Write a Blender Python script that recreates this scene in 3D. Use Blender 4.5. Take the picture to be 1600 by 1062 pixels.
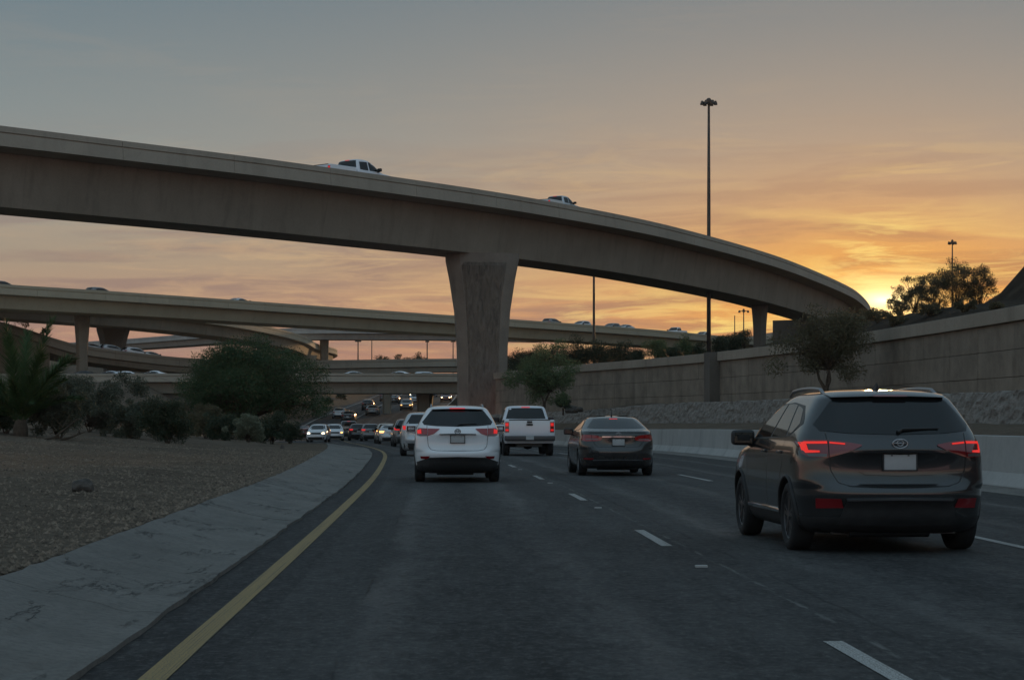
import bpy, bmesh, math, random
import numpy as np
from mathutils import Vector, Matrix, noise as mnoise

for o in list(bpy.data.objects):
    bpy.data.objects.remove(o)
S = bpy.context.scene
COL = S.collection
rad = math.radians

# ------------------------------------------------------------------ camera
CAM_H = 1.35
cam_data = bpy.data.cameras.new("camera")
cam = bpy.data.objects.new("camera", cam_data)
COL.objects.link(cam)
cam.location = (0, 0, CAM_H)
cam.rotation_euler = (rad(90), 0, 0)
cam_data.sensor_width = 36.0
cam_data.lens = 3010 / 1600 * 36.0
cam_data.shift_y = 128 / 1600
cam_data.clip_start = 0.1
cam_data.clip_end = 12000
S.camera = cam

# ------------------------------------------------------------------ render settings
S.render.engine = 'CYCLES'
S.cycles.use_denoising = True
S.cycles.max_bounces = 6
S.cycles.transparent_max_bounces = 8
S.view_settings.view_transform = 'Standard'
S.view_settings.look = 'None'
S.view_settings.gamma = 1.0
S.view_settings.use_curve_mapping = False
S.view_settings.exposure = 0.06

# ------------------------------------------------------------------ world sky
SUN_AZ, SUN_EL = rad(10.9), rad(3.55)
SUN_DIR = Vector((math.sin(SUN_AZ) * math.cos(SUN_EL), math.cos(SUN_AZ) * math.cos(SUN_EL), math.sin(SUN_EL)))


def lin(r, g, b):
    f = lambda c: (c / 255 / 12.92) if c / 255 <= 0.04045 else ((c / 255 + 0.055) / 1.055) ** 2.4
    return (f(r), f(g), f(b), 1.0)


class NT:
    """tiny node-tree helper"""
    def __init__(self, tree):
        self.t = tree
        self.n = tree.nodes
        self.l = tree.links

    def add(self, typ, **kw):
        nd = self.n.new(typ)
        for k, v in kw.items():
            setattr(nd, k, v)
        return nd

    def put(self, sock, v):
        if isinstance(v, bpy.types.NodeSocket):
            self.l.new(v, sock)
        else:
            sock.default_value = v

    def math(self, op, a, b=0.0, clamp=False):
        nd = self.add('ShaderNodeMath', operation=op)
        nd.use_clamp = clamp
        self.put(nd.inputs[0], a)
        self.put(nd.inputs[1], b)
        return nd.outputs[0]

    def vmath(self, op, a, b=(0, 0, 0)):
        nd = self.add('ShaderNodeVectorMath', operation=op)
        self.put(nd.inputs[0], a)
        self.put(nd.inputs[1], b)
        return nd.outputs['Value'] if op in ('DOT_PRODUCT', 'LENGTH') else nd.outputs[0]

    def ramp(self, fac, stops, interp='LINEAR'):
        nd = self.add('ShaderNodeValToRGB')
        cr = nd.color_ramp
        cr.interpolation = interp
        while len(cr.elements) < len(stops):
            cr.elements.new(0.5)
        for e, (p, c) in zip(cr.elements, stops):
            e.position = p
            e.color = c if len(c) == 4 else (*c, 1)
        self.put(nd.inputs[0], fac)
        return nd.outputs[0]

    def framp(self, fac, stops):
        return self.ramp(fac, [(p, (v, v, v, 1)) for p, v in stops])

    def mix(self, fac, a, b, mode='MIX'):
        nd = self.add('ShaderNodeMix', data_type='RGBA', blend_type=mode)
        self.put(nd.inputs[0], fac)
        self.put(nd.inputs[6], a)
        self.put(nd.inputs[7], b)
        return nd.outputs[2]

    def noise(self, vec, scale, detail=4, rough=0.55, dist=0.0):
        nd = self.add('ShaderNodeTexNoise')
        if vec is not None:
            self.put(nd.inputs['Vector'], vec)
        nd.inputs['Scale'].default_value = scale
        nd.inputs['Detail'].default_value = detail
        nd.inputs['Roughness'].default_value = rough
        nd.inputs['Distortion'].default_value = dist
        return nd.outputs[0]

    def mapping(self, vec, loc=(0, 0, 0), rot=(0, 0, 0), scale=(1, 1, 1)):
        nd = self.add('ShaderNodeMapping')
        self.put(nd.inputs[0], vec)
        nd.inputs[1].default_value = loc
        nd.inputs[2].default_value = rot
        nd.inputs[3].default_value = scale
        return nd.outputs[0]


W = bpy.data.worlds.new("World")
S.world = W
W.use_nodes = True
w = NT(W.node_tree)
w.n.clear()
out = w.add('ShaderNodeOutputWorld')
bg = w.add('ShaderNodeBackground')
w.l.new(bg.outputs[0], out.inputs[0])
tc = w.add('ShaderNodeTexCoord').outputs['Generated']
sep = w.add('ShaderNodeSeparateXYZ')
w.l.new(tc, sep.inputs[0])
el = w.math('MULTIPLY', w.math('ARCSINE', sep.outputs[2]), 180 / math.pi)      # degrees
elf = w.math('DIVIDE', el, 30.0, clamp=True)
base = w.ramp(elf, [
    (0.0, lin(136, 108, 110)),
    (1.9 / 30, lin(160, 122, 116)),
    (3.2 / 30, lin(170, 138, 121)),
    (4.6 / 30, lin(160, 147, 131)),
    (6.3 / 30, lin(146, 147, 140)),
    (8.3 / 30, lin(131, 143, 145)),
    (12.5 / 30, lin(104, 125, 136)),
    (1.0, lin(112, 134, 149)),
])
# Nishita contributes the natural fall-off around the low sun
sky = w.add('ShaderNodeTexSky', sky_type='NISHITA')
sky.sun_disc = False
sky.sun_elevation = SUN_EL
sky.sun_rotation = SUN_AZ
sky.air_density = 1.2
sky.dust_density = 2.0
nish = w.vmath('MULTIPLY', sky.outputs[0], (0.05, 0.05, 0.05))
base = w.mix(0.08, base, nish)
# angular distance to the sun, flattened along the horizon
az = w.math('MULTIPLY', w.math('ARCTAN2', sep.outputs[0], sep.outputs[1]), 180 / math.pi)
dxs = w.math('MULTIPLY', w.math('SUBTRACT', az, math.degrees(SUN_AZ)), 0.60)
des = w.math('MULTIPLY', w.math('SUBTRACT', el, math.degrees(SUN_EL)), 1.55)
ang = w.math('SQRT', w.math('ADD', w.math('MULTIPLY', dxs, dxs), w.math('MULTIPLY', des, des)))
g1 = w.math('POWER', 2.718, w.math('MULTIPLY', ang, -1 / 2.5))
g2 = w.math('POWER', 2.718, w.math('MULTIPLY', ang, -1 / 0.45))
g3 = w.math('POWER', 2.718, w.math('MULTIPLY', ang, -1 / 4.6))
# clouds: thin streaks, stretched along the horizon
v1 = w.mapping(tc, rot=(0, rad(-4), 0), scale=(6.0, 6.0, 46.0))
c1 = w.noise(v1, 1.5, 8, 0.62, 1.4)
v2 = w.mapping(tc, loc=(3.1, 1.7, 0.4), rot=(0, rad(3), 0), scale=(9.0, 9.0, 95.0))
c2 = w.noise(v2, 1.6, 8, 0.64, 1.0)
st = w.framp(c1, [(0.50, 0.0), (0.58, 0.6), (0.66, 1.0)])
st2 = w.framp(c2, [(0.51, 0.0), (0.63, 1.0)])
band = w.ramp(elf, [(0.0, (0.2,) * 3), (1.8 / 30, (0.8,) * 3), (3.2 / 30, (1,) * 3), (5.5 / 30, (0.80,) * 3), (7.4 / 30, (0.55,) * 3), (8.6 / 30, (0.12,) * 3), (1.0, (0.05,) * 3)])
gate = w.framp(w.noise(w.mapping(tc, loc=(1.3, 0.2, 2.2), scale=(4.0, 4.0, 13.0)), 1.5, 3, 0.5, 0.4), [(0.44, 0.10), (0.60, 1.0)])
cl = w.math('MULTIPLY', w.math('MULTIPLY', w.math('MAXIMUM', st, w.math('MULTIPLY', st2, 0.75)), band), gate)
# low, greyish mauve cloud bars
v3 = w.mapping(tc, loc=(8.0, 2.0, 5.0), scale=(6.0, 6.0, 60.0))
c3 = w.framp(w.noise(v3, 1.3, 6, 0.58, 0.8), [(0.46, 0.0), (0.60, 1.0)])
lowb = w.ramp(elf, [(0.0, (0.6,) * 3), (2.0 / 30, (1.0,) * 3), (4.6 / 30, (0.75,) * 3), (7.0 / 30, (0.35,) * 3), (9.0 / 30, (0.0,) * 3)])
dark = w.math('MULTIPLY', w.math('MULTIPLY', c3, lowb), 0.72)
col = w.mix(w.math('MULTIPLY', g3, 0.85, clamp=True), base, lin(230, 158, 84))
col = w.mix(w.math('MULTIPLY', g1, 1.0, clamp=True), col, lin(255, 172, 46))
dcol = w.mix(w.math('MULTIPLY', g3, 1.1, clamp=True), lin(134, 116, 114), lin(190, 124, 70))
col = w.mix(dark, col, dcol)
ccol = w.mix(w.math('MULTIPLY', g3, 1.9, clamp=True), lin(204, 166, 132), lin(255, 220, 126))
col = w.mix(w.math('MULTIPLY', cl, w.math('ADD', 0.36, w.math('MULTIPLY', g3, 1.25), clamp=True)), col, ccol)
col = w.mix(w.math('MINIMUM', w.math('MULTIPLY', g2, 1.15), 1.0), col, (2.6, 2.0, 0.95, 1))
# added brightness in the unseen sky opposite the sun, to light camera-facing surfaces: one broad, smooth rise with the angle from the sun
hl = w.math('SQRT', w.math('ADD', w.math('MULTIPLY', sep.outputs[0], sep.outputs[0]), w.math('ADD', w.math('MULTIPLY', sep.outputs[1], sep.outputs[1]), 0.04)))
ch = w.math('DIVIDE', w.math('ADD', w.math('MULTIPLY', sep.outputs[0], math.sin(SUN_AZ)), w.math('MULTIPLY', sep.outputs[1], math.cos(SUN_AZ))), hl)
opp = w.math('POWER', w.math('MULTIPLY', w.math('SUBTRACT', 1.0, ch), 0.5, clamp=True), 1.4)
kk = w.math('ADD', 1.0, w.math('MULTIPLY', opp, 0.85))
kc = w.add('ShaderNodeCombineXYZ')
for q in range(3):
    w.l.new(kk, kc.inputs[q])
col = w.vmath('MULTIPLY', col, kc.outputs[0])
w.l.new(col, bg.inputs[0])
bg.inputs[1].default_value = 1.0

# ------------------------------------------------------------------ sun lamp
sd = bpy.data.lights.new("sun", 'SUN')
sd.energy = 1.1
sd.angle = rad(1.2)
sd.color = (1.0, 0.58, 0.26)
sun = bpy.data.objects.new("sun", sd)
COL.objects.link(sun)
sun.rotation_euler = (-SUN_DIR).to_track_quat('-Z', 'Y').to_euler()
sun.location = (60, 300, 60)

# ================================================================== materials
MATS = {}


def mat(name, build):
    if name in MATS:
        return MATS[name]
    m = bpy.data.materials.new(name)
    m.use_nodes = True
    t = NT(m.node_tree)
    t.n.clear()
    o = t.add('ShaderNodeOutputMaterial')
    b = t.add('ShaderNodeBsdfPrincipled')
    t.l.new(b.outputs[0], o.inputs[0])
    build(t, b)
    MATS[name] = m
    return m


def plain(name, col, rough=0.5, metal=0.0, coat=0.0, emit=None, estr=0.0, spec=None, var=0.0):
    def f(t, b):
        b.inputs['Base Color'].default_value = (*col, 1)
        if var:
            g = t.add('ShaderNodeNewGeometry').outputs['Position']
            n = t.noise(g, 9.0, 4)
            c = t.mix(t.framp(n, [(0.3, 0.0), (0.7, 1.0)]), tuple(x * (1 - var) for x in col) + (1,), tuple(min(1, x * (1 + var)) for x in col) + (1,))
            t.l.new(c, b.inputs['Base Color'])
        b.inputs['Roughness'].default_value = rough
        b.inputs['Metallic'].default_value = metal
        b.inputs['Coat Weight'].default_value = coat
        b.inputs['Coat Roughness'].default_value = 0.04
        if spec is not None:
            b.inputs['Specular IOR Level'].default_value = spec
        if emit:
            b.inputs['Emission Color'].default_value = (*emit, 1)
            b.inputs['Emission Strength'].default_value = estr
    return mat(name, f)


def bump(t, b, h, strength, dist=0.02):
    nd = t.add('ShaderNodeBump')
    nd.inputs['Strength'].default_value = strength
    nd.inputs['Distance'].default_value = dist
    t.l.new(h, nd.inputs['Height'])
    t.l.new(nd.outputs[0], b.inputs['Normal'])


def paint(name, col, metal=0.0, dirt=0.25):
    def f(t, b):
        tcn = t.add('ShaderNodeTexCoord').outputs['Object']
        n = t.noise(tcn, 3.5, 5, 0.6)
        sp = t.add('ShaderNodeSeparateXYZ')
        t.l.new(tcn, sp.inputs[0])
        # road dust film, stronger near the sills (wear with a shape of its own)
        low = t.framp(sp.outputs[2], [(0.25, 1.0), (0.95, 0.12)])
        d = t.math('MULTIPLY', t.math('MULTIPLY', low, t.framp(n, [(0.3, 0.35), (0.75, 1.0)])), dirt, clamp=True)
        c = t.mix(d, (*col, 1), (0.16, 0.14, 0.12, 1))
        t.l.new(c, b.inputs['Base Color'])
        b.inputs['Metallic'].default_value = metal
        r = t.math('ADD', 0.20, t.math('MULTIPLY', d, 0.5))
        t.l.new(r, b.inputs['Roughness'])
        b.inputs['Coat Weight'].default_value = 0.9
        t.l.new(t.math('ADD', 0.05, t.math('MULTIPLY', d, 0.5)), b.inputs['Coat Roughness'])
    return mat(name, f)


def concrete(name, c0, c1, scale=0.5, streak=True, bmp=0.25, rough=0.85):
    def f(t, b):
        p = t.add('ShaderNodeNewGeometry').outputs['Position']
        big = t.noise(p, 0.16 * scale * 2, 4, 0.55)
        fine = t.noise(p, 7.0, 6, 0.65)
        c = t.mix(t.framp(big, [(0.3, 0.0), (0.72, 1.0)]), (*c0, 1), (*c1, 1))
        c = t.mix(t.math('MULTIPLY', t.framp(fine, [(0.3, 1.0), (0.7, 0.0)]), 0.30), c, tuple(x * 0.6 for x in c0) + (1,))
        if streak:
            sv = t.mapping(p, scale=(0.9, 0.9, 0.07))
            s = t.noise(sv, 1.2, 5, 0.6, 0.3)
            c = t.mix(t.math('MULTIPLY', t.framp(s, [(0.52, 0.0), (0.74, 1.0)]), 0.42 * float(streak)), c, tuple(x * 0.45 for x in c0) + (1,))
            s2 = t.noise(t.mapping(p, loc=(7, 3, 1), scale=(0.6, 0.6, 0.5)), 0.7, 4, 0.6)
            c = t.mix(t.math('MULTIPLY', t.framp(s2, [(0.50, 0.0), (0.66, 1.0)]), 0.20 * float(streak)), c, tuple(min(1, x * 1.25) for x in c1) + (1,))
        t.l.new(c, b.inputs['Base Color'])
        b.inputs['Roughness'].default_value = rough
        bump(t, b, t.math('ADD', fine, t.noise(p, 40.0, 3)), bmp, 0.02)
    return mat(name, f)


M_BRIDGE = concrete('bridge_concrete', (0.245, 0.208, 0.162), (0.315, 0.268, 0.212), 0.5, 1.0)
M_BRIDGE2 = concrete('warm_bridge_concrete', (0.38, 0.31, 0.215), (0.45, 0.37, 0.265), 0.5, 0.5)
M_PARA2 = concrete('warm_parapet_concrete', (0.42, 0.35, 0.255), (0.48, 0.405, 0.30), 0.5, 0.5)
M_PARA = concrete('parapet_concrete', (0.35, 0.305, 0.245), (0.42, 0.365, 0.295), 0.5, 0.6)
M_GREY = concrete('grey_concrete', (0.36, 0.345, 0.325), (0.44, 0.42, 0.395), 0.6)
M_DARKCONC = concrete('dark_concrete', (0.11, 0.095, 0.08), (0.16, 0.138, 0.115), 0.6)  # darker concrete tone for the pilaster, some back piers and the abutments
M_PIER = concrete('pier_concrete', (0.20, 0.165, 0.135), (0.28, 0.232, 0.19), 1.8, 1.4)
M_PANEL = concrete('wall_panel_concrete', (0.185, 0.148, 0.113), (0.315, 0.258, 0.200), 3.0, 1.4, 0.8)
M_COPING = concrete('coping_concrete', (0.30, 0.25, 0.195), (0.37, 0.312, 0.25), 0.8)
M_BARRIER = concrete('barrier_concrete', (0.36, 0.35, 0.335), (0.46, 0.448, 0.43), 1.2, 1.2)
def _apron(t, b):
    p = t.add('ShaderNodeNewGeometry').outputs['Position']
    big = t.noise(p, 0.8, 6, 0.65)
    fine = t.noise(p, 16.0, 6, 0.75)
    c = t.mix(t.framp(big, [(0.3, 0.0), (0.7, 1.0)]), (0.160, 0.147, 0.132, 1), (0.235, 0.217, 0.196, 1))
    c = t.mix(t.math('MULTIPLY', t.framp(fine, [(0.32, 1.0), (0.55, 0.0)]), 0.5), c, (0.06, 0.058, 0.055, 1))
    rn = t.noise(t.mapping(p, rot=(0, 0, 0.06), scale=(1.5, 0.22, 1)), 1.3, 7, 0.7, 0.2)
    ck = t.framp(t.math('ABSOLUTE', t.math('SUBTRACT', rn, 0.5)), [(0.0, 1.0), (0.006, 0.5), (0.014, 0.0)])
    gate = t.framp(t.noise(t.mapping(p, loc=(2, 7, 0), scale=(1.0, 0.8, 1)), 1.1, 5, 0.65), [(0.50, 0.0), (0.60, 1.0)])
    ck = t.math('MULTIPLY', ck, gate)
    stn = t.framp(t.noise(t.mapping(p, loc=(4, 1, 0), scale=(1.2, 0.3, 1)), 1.6, 6, 0.7), [(0.50, 0.0), (0.66, 1.0)])
    c = t.mix(t.math('MULTIPLY', stn, 0.4), c, (0.10, 0.095, 0.088, 1))
    c = t.mix(t.math('MULTIPLY', ck, 0.75), c, (0.035, 0.034, 0.032, 1))
    t.l.new(c, b.inputs['Base Color'])
    b.inputs['Roughness'].default_value = 0.9
    bump(t, b, t.math('SUBTRACT', t.math('ADD', fine, big), t.math('MULTIPLY', ck, 1.5)), 0.8, 0.03)


M_SLAB = mat('apron_concrete', _apron)
M_JOINT = plain('joint_dark', (0.07, 0.06, 0.05), 0.95)


def _rough(t, b):
    p = t.add('ShaderNodeNewGeometry').outputs['Position']
    n = t.noise(p, 2.2, 7, 0.7, 0.6)
    n2 = t.noise(t.mapping(p, rot=(0.5, 0.6, 0.2), scale=(1, 1, 3)), 3.0, 6, 0.7, 0.4)
    c = t.mix(t.framp(n, [(0.3, 0.0), (0.7, 1.0)]), (0.19, 0.168, 0.146, 1), (0.34, 0.31, 0.28, 1))
    c = t.mix(t.math('MULTIPLY', t.framp(n2, [(0.36, 1.0), (0.55, 0.0)]), 0.5), c, (0.10, 0.085, 0.07, 1))
    t.l.new(c, b.inputs['Base Color'])
    b.inputs['Roughness'].default_value = 0.95
    bump(t, b, t.math('ADD', n, n2), 0.9, 0.08)


M_ROUGH = mat('rough_stone', _rough)


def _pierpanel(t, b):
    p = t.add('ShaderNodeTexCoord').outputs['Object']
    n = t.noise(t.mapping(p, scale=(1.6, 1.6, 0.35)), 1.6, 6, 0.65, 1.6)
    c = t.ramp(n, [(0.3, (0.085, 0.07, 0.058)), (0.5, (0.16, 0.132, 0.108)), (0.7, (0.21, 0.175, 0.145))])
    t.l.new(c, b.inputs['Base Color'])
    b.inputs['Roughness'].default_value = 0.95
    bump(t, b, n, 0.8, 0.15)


M_PIERPANEL = mat('pier_relief', _pierpanel)


def _dirt(t, b, gravel=True):
    p = t.add('ShaderNodeNewGeometry').outputs['Position']
    n = t.noise(p, 0.35, 5, 0.6)
    f = t.noise(p, 14.0, 6, 0.75)
    v = t.add('ShaderNodeTexVoronoi')
    t.put(v.inputs['Vector'], p)
    v.inputs['Scale'].default_value = 9.0
    c = t.mix(t.framp(n, [(0.3, 0.0), (0.7, 1.0)]), (0.105, 0.078, 0.057, 1), (0.180, 0.136, 0.100, 1))
    vr = t.add('ShaderNodeSeparateColor')
    t.l.new(v.outputs['Color'], vr.inputs[0])
    c = t.mix(t.math('MULTIPLY', t.framp(vr.outputs[0], [(0.2, 0.0), (1.0, 1.0)]), 0.45), c, (0.24, 0.19, 0.148, 1))
    c = t.mix(t.math('MULTIPLY', t.framp(f, [(0.35, 1.0), (0.55, 0.0)]), 0.6), c, (0.035, 0.027, 0.020, 1))
    t.l.new(c, b.inputs['Base Color'])
    b.inputs['Roughness'].default_value = 1.0
    b.inputs['Specular IOR Level'].default_value = 0.12
    bump(t, b, t.math('SUBTRACT', f, v.outputs['Distance']), 0.9, 0.06)


M_DIRT = mat('gravel_dirt', _dirt)


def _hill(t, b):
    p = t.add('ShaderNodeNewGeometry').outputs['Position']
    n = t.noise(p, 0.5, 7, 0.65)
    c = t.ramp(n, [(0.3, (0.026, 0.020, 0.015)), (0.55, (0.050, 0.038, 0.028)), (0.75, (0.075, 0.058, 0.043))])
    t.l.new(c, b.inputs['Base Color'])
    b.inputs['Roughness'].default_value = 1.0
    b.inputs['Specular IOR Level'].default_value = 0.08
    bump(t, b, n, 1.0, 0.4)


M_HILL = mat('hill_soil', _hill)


def _asphalt(t, b):
    uv = t.add('ShaderNodeUVMap').outputs[0]
    p = t.add('ShaderNodeNewGeometry').outputs['Position']
    su = t.add('ShaderNodeSeparateXYZ')
    t.l.new(uv, su.inputs[0])
    u = su.outputs[0]
    big = t.noise(t.mapping(uv, scale=(0.9, 0.05, 1)), 1.3, 5, 0.6, 0.3)
    pat = t.noise(t.mapping(uv, scale=(0.5, 0.14, 1)), 1.0, 6, 0.68, 0.6)
    fine = t.noise(t.mapping(p, scale=(1, 0.55, 1)), 15.0, 6, 0.85)
    md = t.noise(t.mapping(uv, scale=(1.0, 0.4, 1)), 4.0, 7, 0.80, 0.3)
    c = t.mix(t.framp(big, [(0.36, 0.0), (0.64, 1.0)]), (0.038, 0.037, 0.037, 1), (0.068, 0.066, 0.065, 1))
    c = t.mix(t.math('MULTIPLY', t.framp(pat, [(0.48, 0.0), (0.60, 1.0)]), 0.55), c, (0.027, 0.027, 0.029, 1))
    # older, darker shoulder beside the yellow line and beyond the last lane line
    sh = t.math('LESS_THAN', t.math('ADD', u, t.math('MULTIPLY', pat, 0.16)), 0.40)
    c = t.mix(t.math('MULTIPLY', sh, 0.6), c, (0.017, 0.017, 0.019, 1))
    sh2 = t.math('GREATER_THAN', t.math('ADD', u, t.math('MULTIPLY', pat, 0.3)), 8.7)
    c = t.mix(t.math('MULTIPLY', sh2, 0.6), c, (0.020, 0.0195, 0.0195, 1))
    # worn pale wheel paths, dark oil drip line down each lane
    ph = t.math('ABSOLUTE', t.math('SUBTRACT', t.math('MODULO', t.math('ADD', u, 40.0 - 1.0), 3.9), 1.95))
    wob0 = t.math('ADD', ph, t.math('ADD', t.math('MULTIPLY', t.math('SUBTRACT', md, 0.5), 0.9), t.math('MULTIPLY', t.math('SUBTRACT', pat, 0.5), 0.9)))
    wp = t.framp(wob0, [(0.0, 0.0), (0.45, 0.0), (0.85, 1.0), (1.30, 0.0)])
    wp = t.math('MULTIPLY', wp, t.framp(pat, [(0.38, 1.0), (0.62, 0.35)]))
    c = t.mix(t.math('MULTIPLY', wp, 0.50), c, (0.092, 0.091, 0.090, 1))
    oil = t.framp(wob0, [(0.0, 1.0), (0.42, 0.0)])
    c = t.mix(t.math('MULTIPLY', oil, 0.65), c, (0.018, 0.018, 0.019, 1))
    # aggregate: clumps and single stones
    c = t.mix(t.math('MULTIPLY', t.framp(md, [(0.50, 0.0), (0.62, 1.0)]), 0.40), c, (0.095, 0.093, 0.090, 1))
    c = t.mix(t.math('MULTIPLY', t.framp(md, [(0.38, 1.0), (0.48, 0.0)]), 0.55), c, (0.016, 0.016, 0.017, 1))
    c = t.mix(t.math('MULTIPLY', t.framp(fine, [(0.51, 0.0), (0.62, 1.0)]), 0.48), c, (0.165, 0.160, 0.150, 1))
    c = t.mix(t.math('MULTIPLY', t.framp(fine, [(0.36, 1.0), (0.47, 0.0)]), 0.55), c, (0.010, 0.010, 0.011, 1))
    # sealed longitudinal joints, broken and faint
    ck = 0.0
    wob = t.math('MULTIPLY', t.math('SUBTRACT', t.noise(t.mapping(uv, scale=(0.02, 0.6, 1)), 1.4, 5), 0.5), 0.16)
    gate = t.framp(t.noise(t.mapping(uv, loc=(5, 9, 0), scale=(0.3, 1, 1)), 0.35, 4), [(0.44, 0.15), (0.58, 1.0)])
    for off, wd in ((0.93, 0.014), (4.42, 0.025), (7.7, 0.02)):
        ln = t.framp(t.math('ABSOLUTE', t.math('SUBTRACT', t.math('ADD', u, wob), off)), [(0.0, 1.0), (wd, 0.0)])
        ck = t.math('MAXIMUM', ck, t.math('MULTIPLY', t.math('MULTIPLY', ln, gate), 0.8))
    c = t.mix(t.math('MULTIPLY', ck, 0.75), c, (0.010, 0.010, 0.011, 1))
    # ghost of an older, scraped-off lane line
    gh = t.framp(t.math('ABSOLUTE', t.math('SUBTRACT', t.math('ADD', u, t.math('MULTIPLY', wob, 0.4)), 4.16)), [(0.0, 1.0), (0.02, 0.5), (0.035, 0.0)])
    gh = t.math('MULTIPLY', gh, t.framp(t.noise(t.mapping(uv, scale=(3.5, 0.5, 1)), 2.0, 6, 0.75), [(0.48, 0.0), (0.60, 1.0)]))
    c = t.mix(t.math('MULTIPLY', gh, 0.6), c, (0.24, 0.235, 0.22, 1))
    t.l.new(c, b.inputs['Base Color'])
    r = t.math('SUBTRACT', 0.80, t.math('MULTIPLY', wp, 0.22))
    t.l.new(r, b.inputs['Roughness'])
    b.inputs['Specular IOR Level'].default_value = 0.26
    bump(t, b, t.math('SUBTRACT', t.math('ADD', fine, md), ck), 0.9, 0.02)


M_ASPH = mat('asphalt', _asphalt)


def linepaint(name, c0):
    def f(t, b):
        uv = t.add('ShaderNodeUVMap').outputs[0]
        n = t.noise(t.mapping(uv, scale=(9, 0.12, 1)), 2.2, 6, 0.65)
        n2 = t.noise(t.mapping(uv, scale=(3, 3, 1)), 9.0, 5, 0.75)
        su = t.add('ShaderNodeSeparateXYZ')
        t.l.new(uv, su.inputs[0])
        c = t.mix(t.framp(n2, [(0.40, 1.0), (0.58, 0.0)]), (*c0, 1), (0.10, 0.095, 0.085, 1))
        c = t.mix(t.math('MULTIPLY', t.framp(n, [(0.50, 0.0), (0.60, 1.0)]), 0.8), c, (0.10, 0.085, 0.06, 1))
        t.l.new(c, b.inputs['Base Color'])
        b.inputs['Roughness'].default_value = 0.7
        b.inputs['Specular IOR Level'].default_value = 0.3
    return mat(name, f)


M_YEL = linepaint('yellow_paint', (0.47, 0.305, 0.095))
M_WHT = linepaint('white_paint', (0.62, 0.61, 0.59))


def leafmat(name, c0, c1, tr=0.25):
    m = bpy.data.materials.new(name)
    m.use_nodes = True
    t = NT(m.node_tree)
    t.n.clear()
    o = t.add('ShaderNodeOutputMaterial')
    b = t.add('ShaderNodeBsdfPrincipled')
    tl = t.add('ShaderNodeBsdfTranslucent')
    mx = t.add('ShaderNodeMixShader')
    p = t.add('ShaderNodeNewGeometry')
    n = t.noise(p.outputs['Position'], 1.4, 4, 0.6)
    c = t.mix(t.framp(n, [(0.3, 0.0), (0.7, 1.0)]), (*c0, 1), (*c1, 1))
    rnd = p.outputs['Random Per Island']
    c = t.mix(t.math('MULTIPLY', rnd, 0.35), c, tuple(min(1, x * 1.7) for x in c1) + (1,))
    t.l.new(c, b.inputs['Base Color'])
    t.l.new(c, tl.inputs[0])
    b.inputs['Roughness'].default_value = 0.6
    b.inputs['Specular IOR Level'].default_value = 0.25
    mx.inputs[0].default_value = tr
    t.l.new(b.outputs[0], mx.inputs[1])
    t.l.new(tl.outputs[0], mx.inputs[2])
    t.l.new(mx.outputs[0], o.inputs[0])
    MATS[name] = m
    return m


M_LEAF_MESQ = leafmat('mesquite_leaf', (0.026, 0.054, 0.022), (0.048, 0.086, 0.036), 0.12)
M_LEAF_DARK = leafmat('dark_leaf', (0.030, 0.042, 0.024), (0.052, 0.068, 0.038), 0.15)
M_LEAF_PALE = leafmat('sage_leaf', (0.13, 0.145, 0.10), (0.21, 0.22, 0.15))
M_LEAF_SCRUB = leafmat('scrub_leaf', (0.055, 0.062, 0.042), (0.10, 0.108, 0.075))
M_LEAF_GREEN = leafmat('green_leaf', (0.070, 0.105, 0.045), (0.125, 0.165, 0.078))
M_LEAF_OLIVE = leafmat('olive_leaf', (0.075, 0.068, 0.038), (0.125, 0.108, 0.062))
M_PALM = leafmat('palm_leaf', (0.030, 0.058, 0.020), (0.058, 0.100, 0.036), 0.12)
M_BARK = plain('bark', (0.085, 0.062, 0.045), 0.95, var=0.35)
M_STEEL = plain('mast_steel', (0.05, 0.046, 0.043), 0.6, 0.2, var=0.2)
M_ROCK = plain('boulder_rock', (0.085, 0.072, 0.062), 0.95, var=0.4)
M_PEBBLE = plain('pebble_stone', (0.160, 0.122, 0.090), 0.95, var=0.75)

M_P_DARK = paint('paint_gunmetal', (0.040, 0.041, 0.043), 0.5, 0.08)
M_P_WHITE = paint('paint_white', (0.82, 0.82, 0.84), 0.0, 0.22)
M_P_SEDAN = paint('paint_black_brown', (0.036, 0.034, 0.034), 0.4, 0.25)
M_P_TRUCK = paint('paint_silver_white', (0.74, 0.75, 0.79), 0.05, 0.20)
M_P_SILVER = paint('paint_silver', (0.55, 0.56, 0.58), 0.35, 0.3)
M_P_GREY = paint('paint_grey', (0.17, 0.17, 0.175), 0.3, 0.3)
M_P_BLACK = paint('paint_black', (0.03, 0.03, 0.032), 0.2, 0.3)
M_P_RED = paint('paint_red', (0.20, 0.03, 0.03), 0.1, 0.3)
M_P_BEIGE = paint('paint_beige', (0.50, 0.46, 0.40), 0.1, 0.3)
M_GLASS = plain('tinted_glass', (0.010, 0.011, 0.012), 0.03, spec=0.5)
M_CLAD = plain('black_plastic', (0.022, 0.022, 0.023), 0.6, var=0.3)
M_TYRE = plain('tyre_rubber', (0.018, 0.018, 0.019), 0.85, var=0.3)
M_RIM = plain('alloy_rim', (0.30, 0.30, 0.31), 0.35, 0.8)
M_RIMDARK = plain('alloy_rim_dark', (0.09, 0.09, 0.095), 0.4, 0.7)
M_CHROME = plain('chrome', (0.62, 0.62, 0.63), 0.12, 1.0)
M_BADGE = plain('badge_chrome', (0.34, 0.34, 0.35), 0.25, 0.9)
M_LENS = plain('red_lens', (0.15, 0.006, 0.008), 0.10, coat=1.0, emit=(0.9, 0.015, 0.01), estr=0.03)
M_LENSD = plain('dark_red_lens', (0.13, 0.008, 0.011), 0.12, coat=1.0, emit=(0.9, 0.02, 0.02), estr=0.012)
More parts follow.
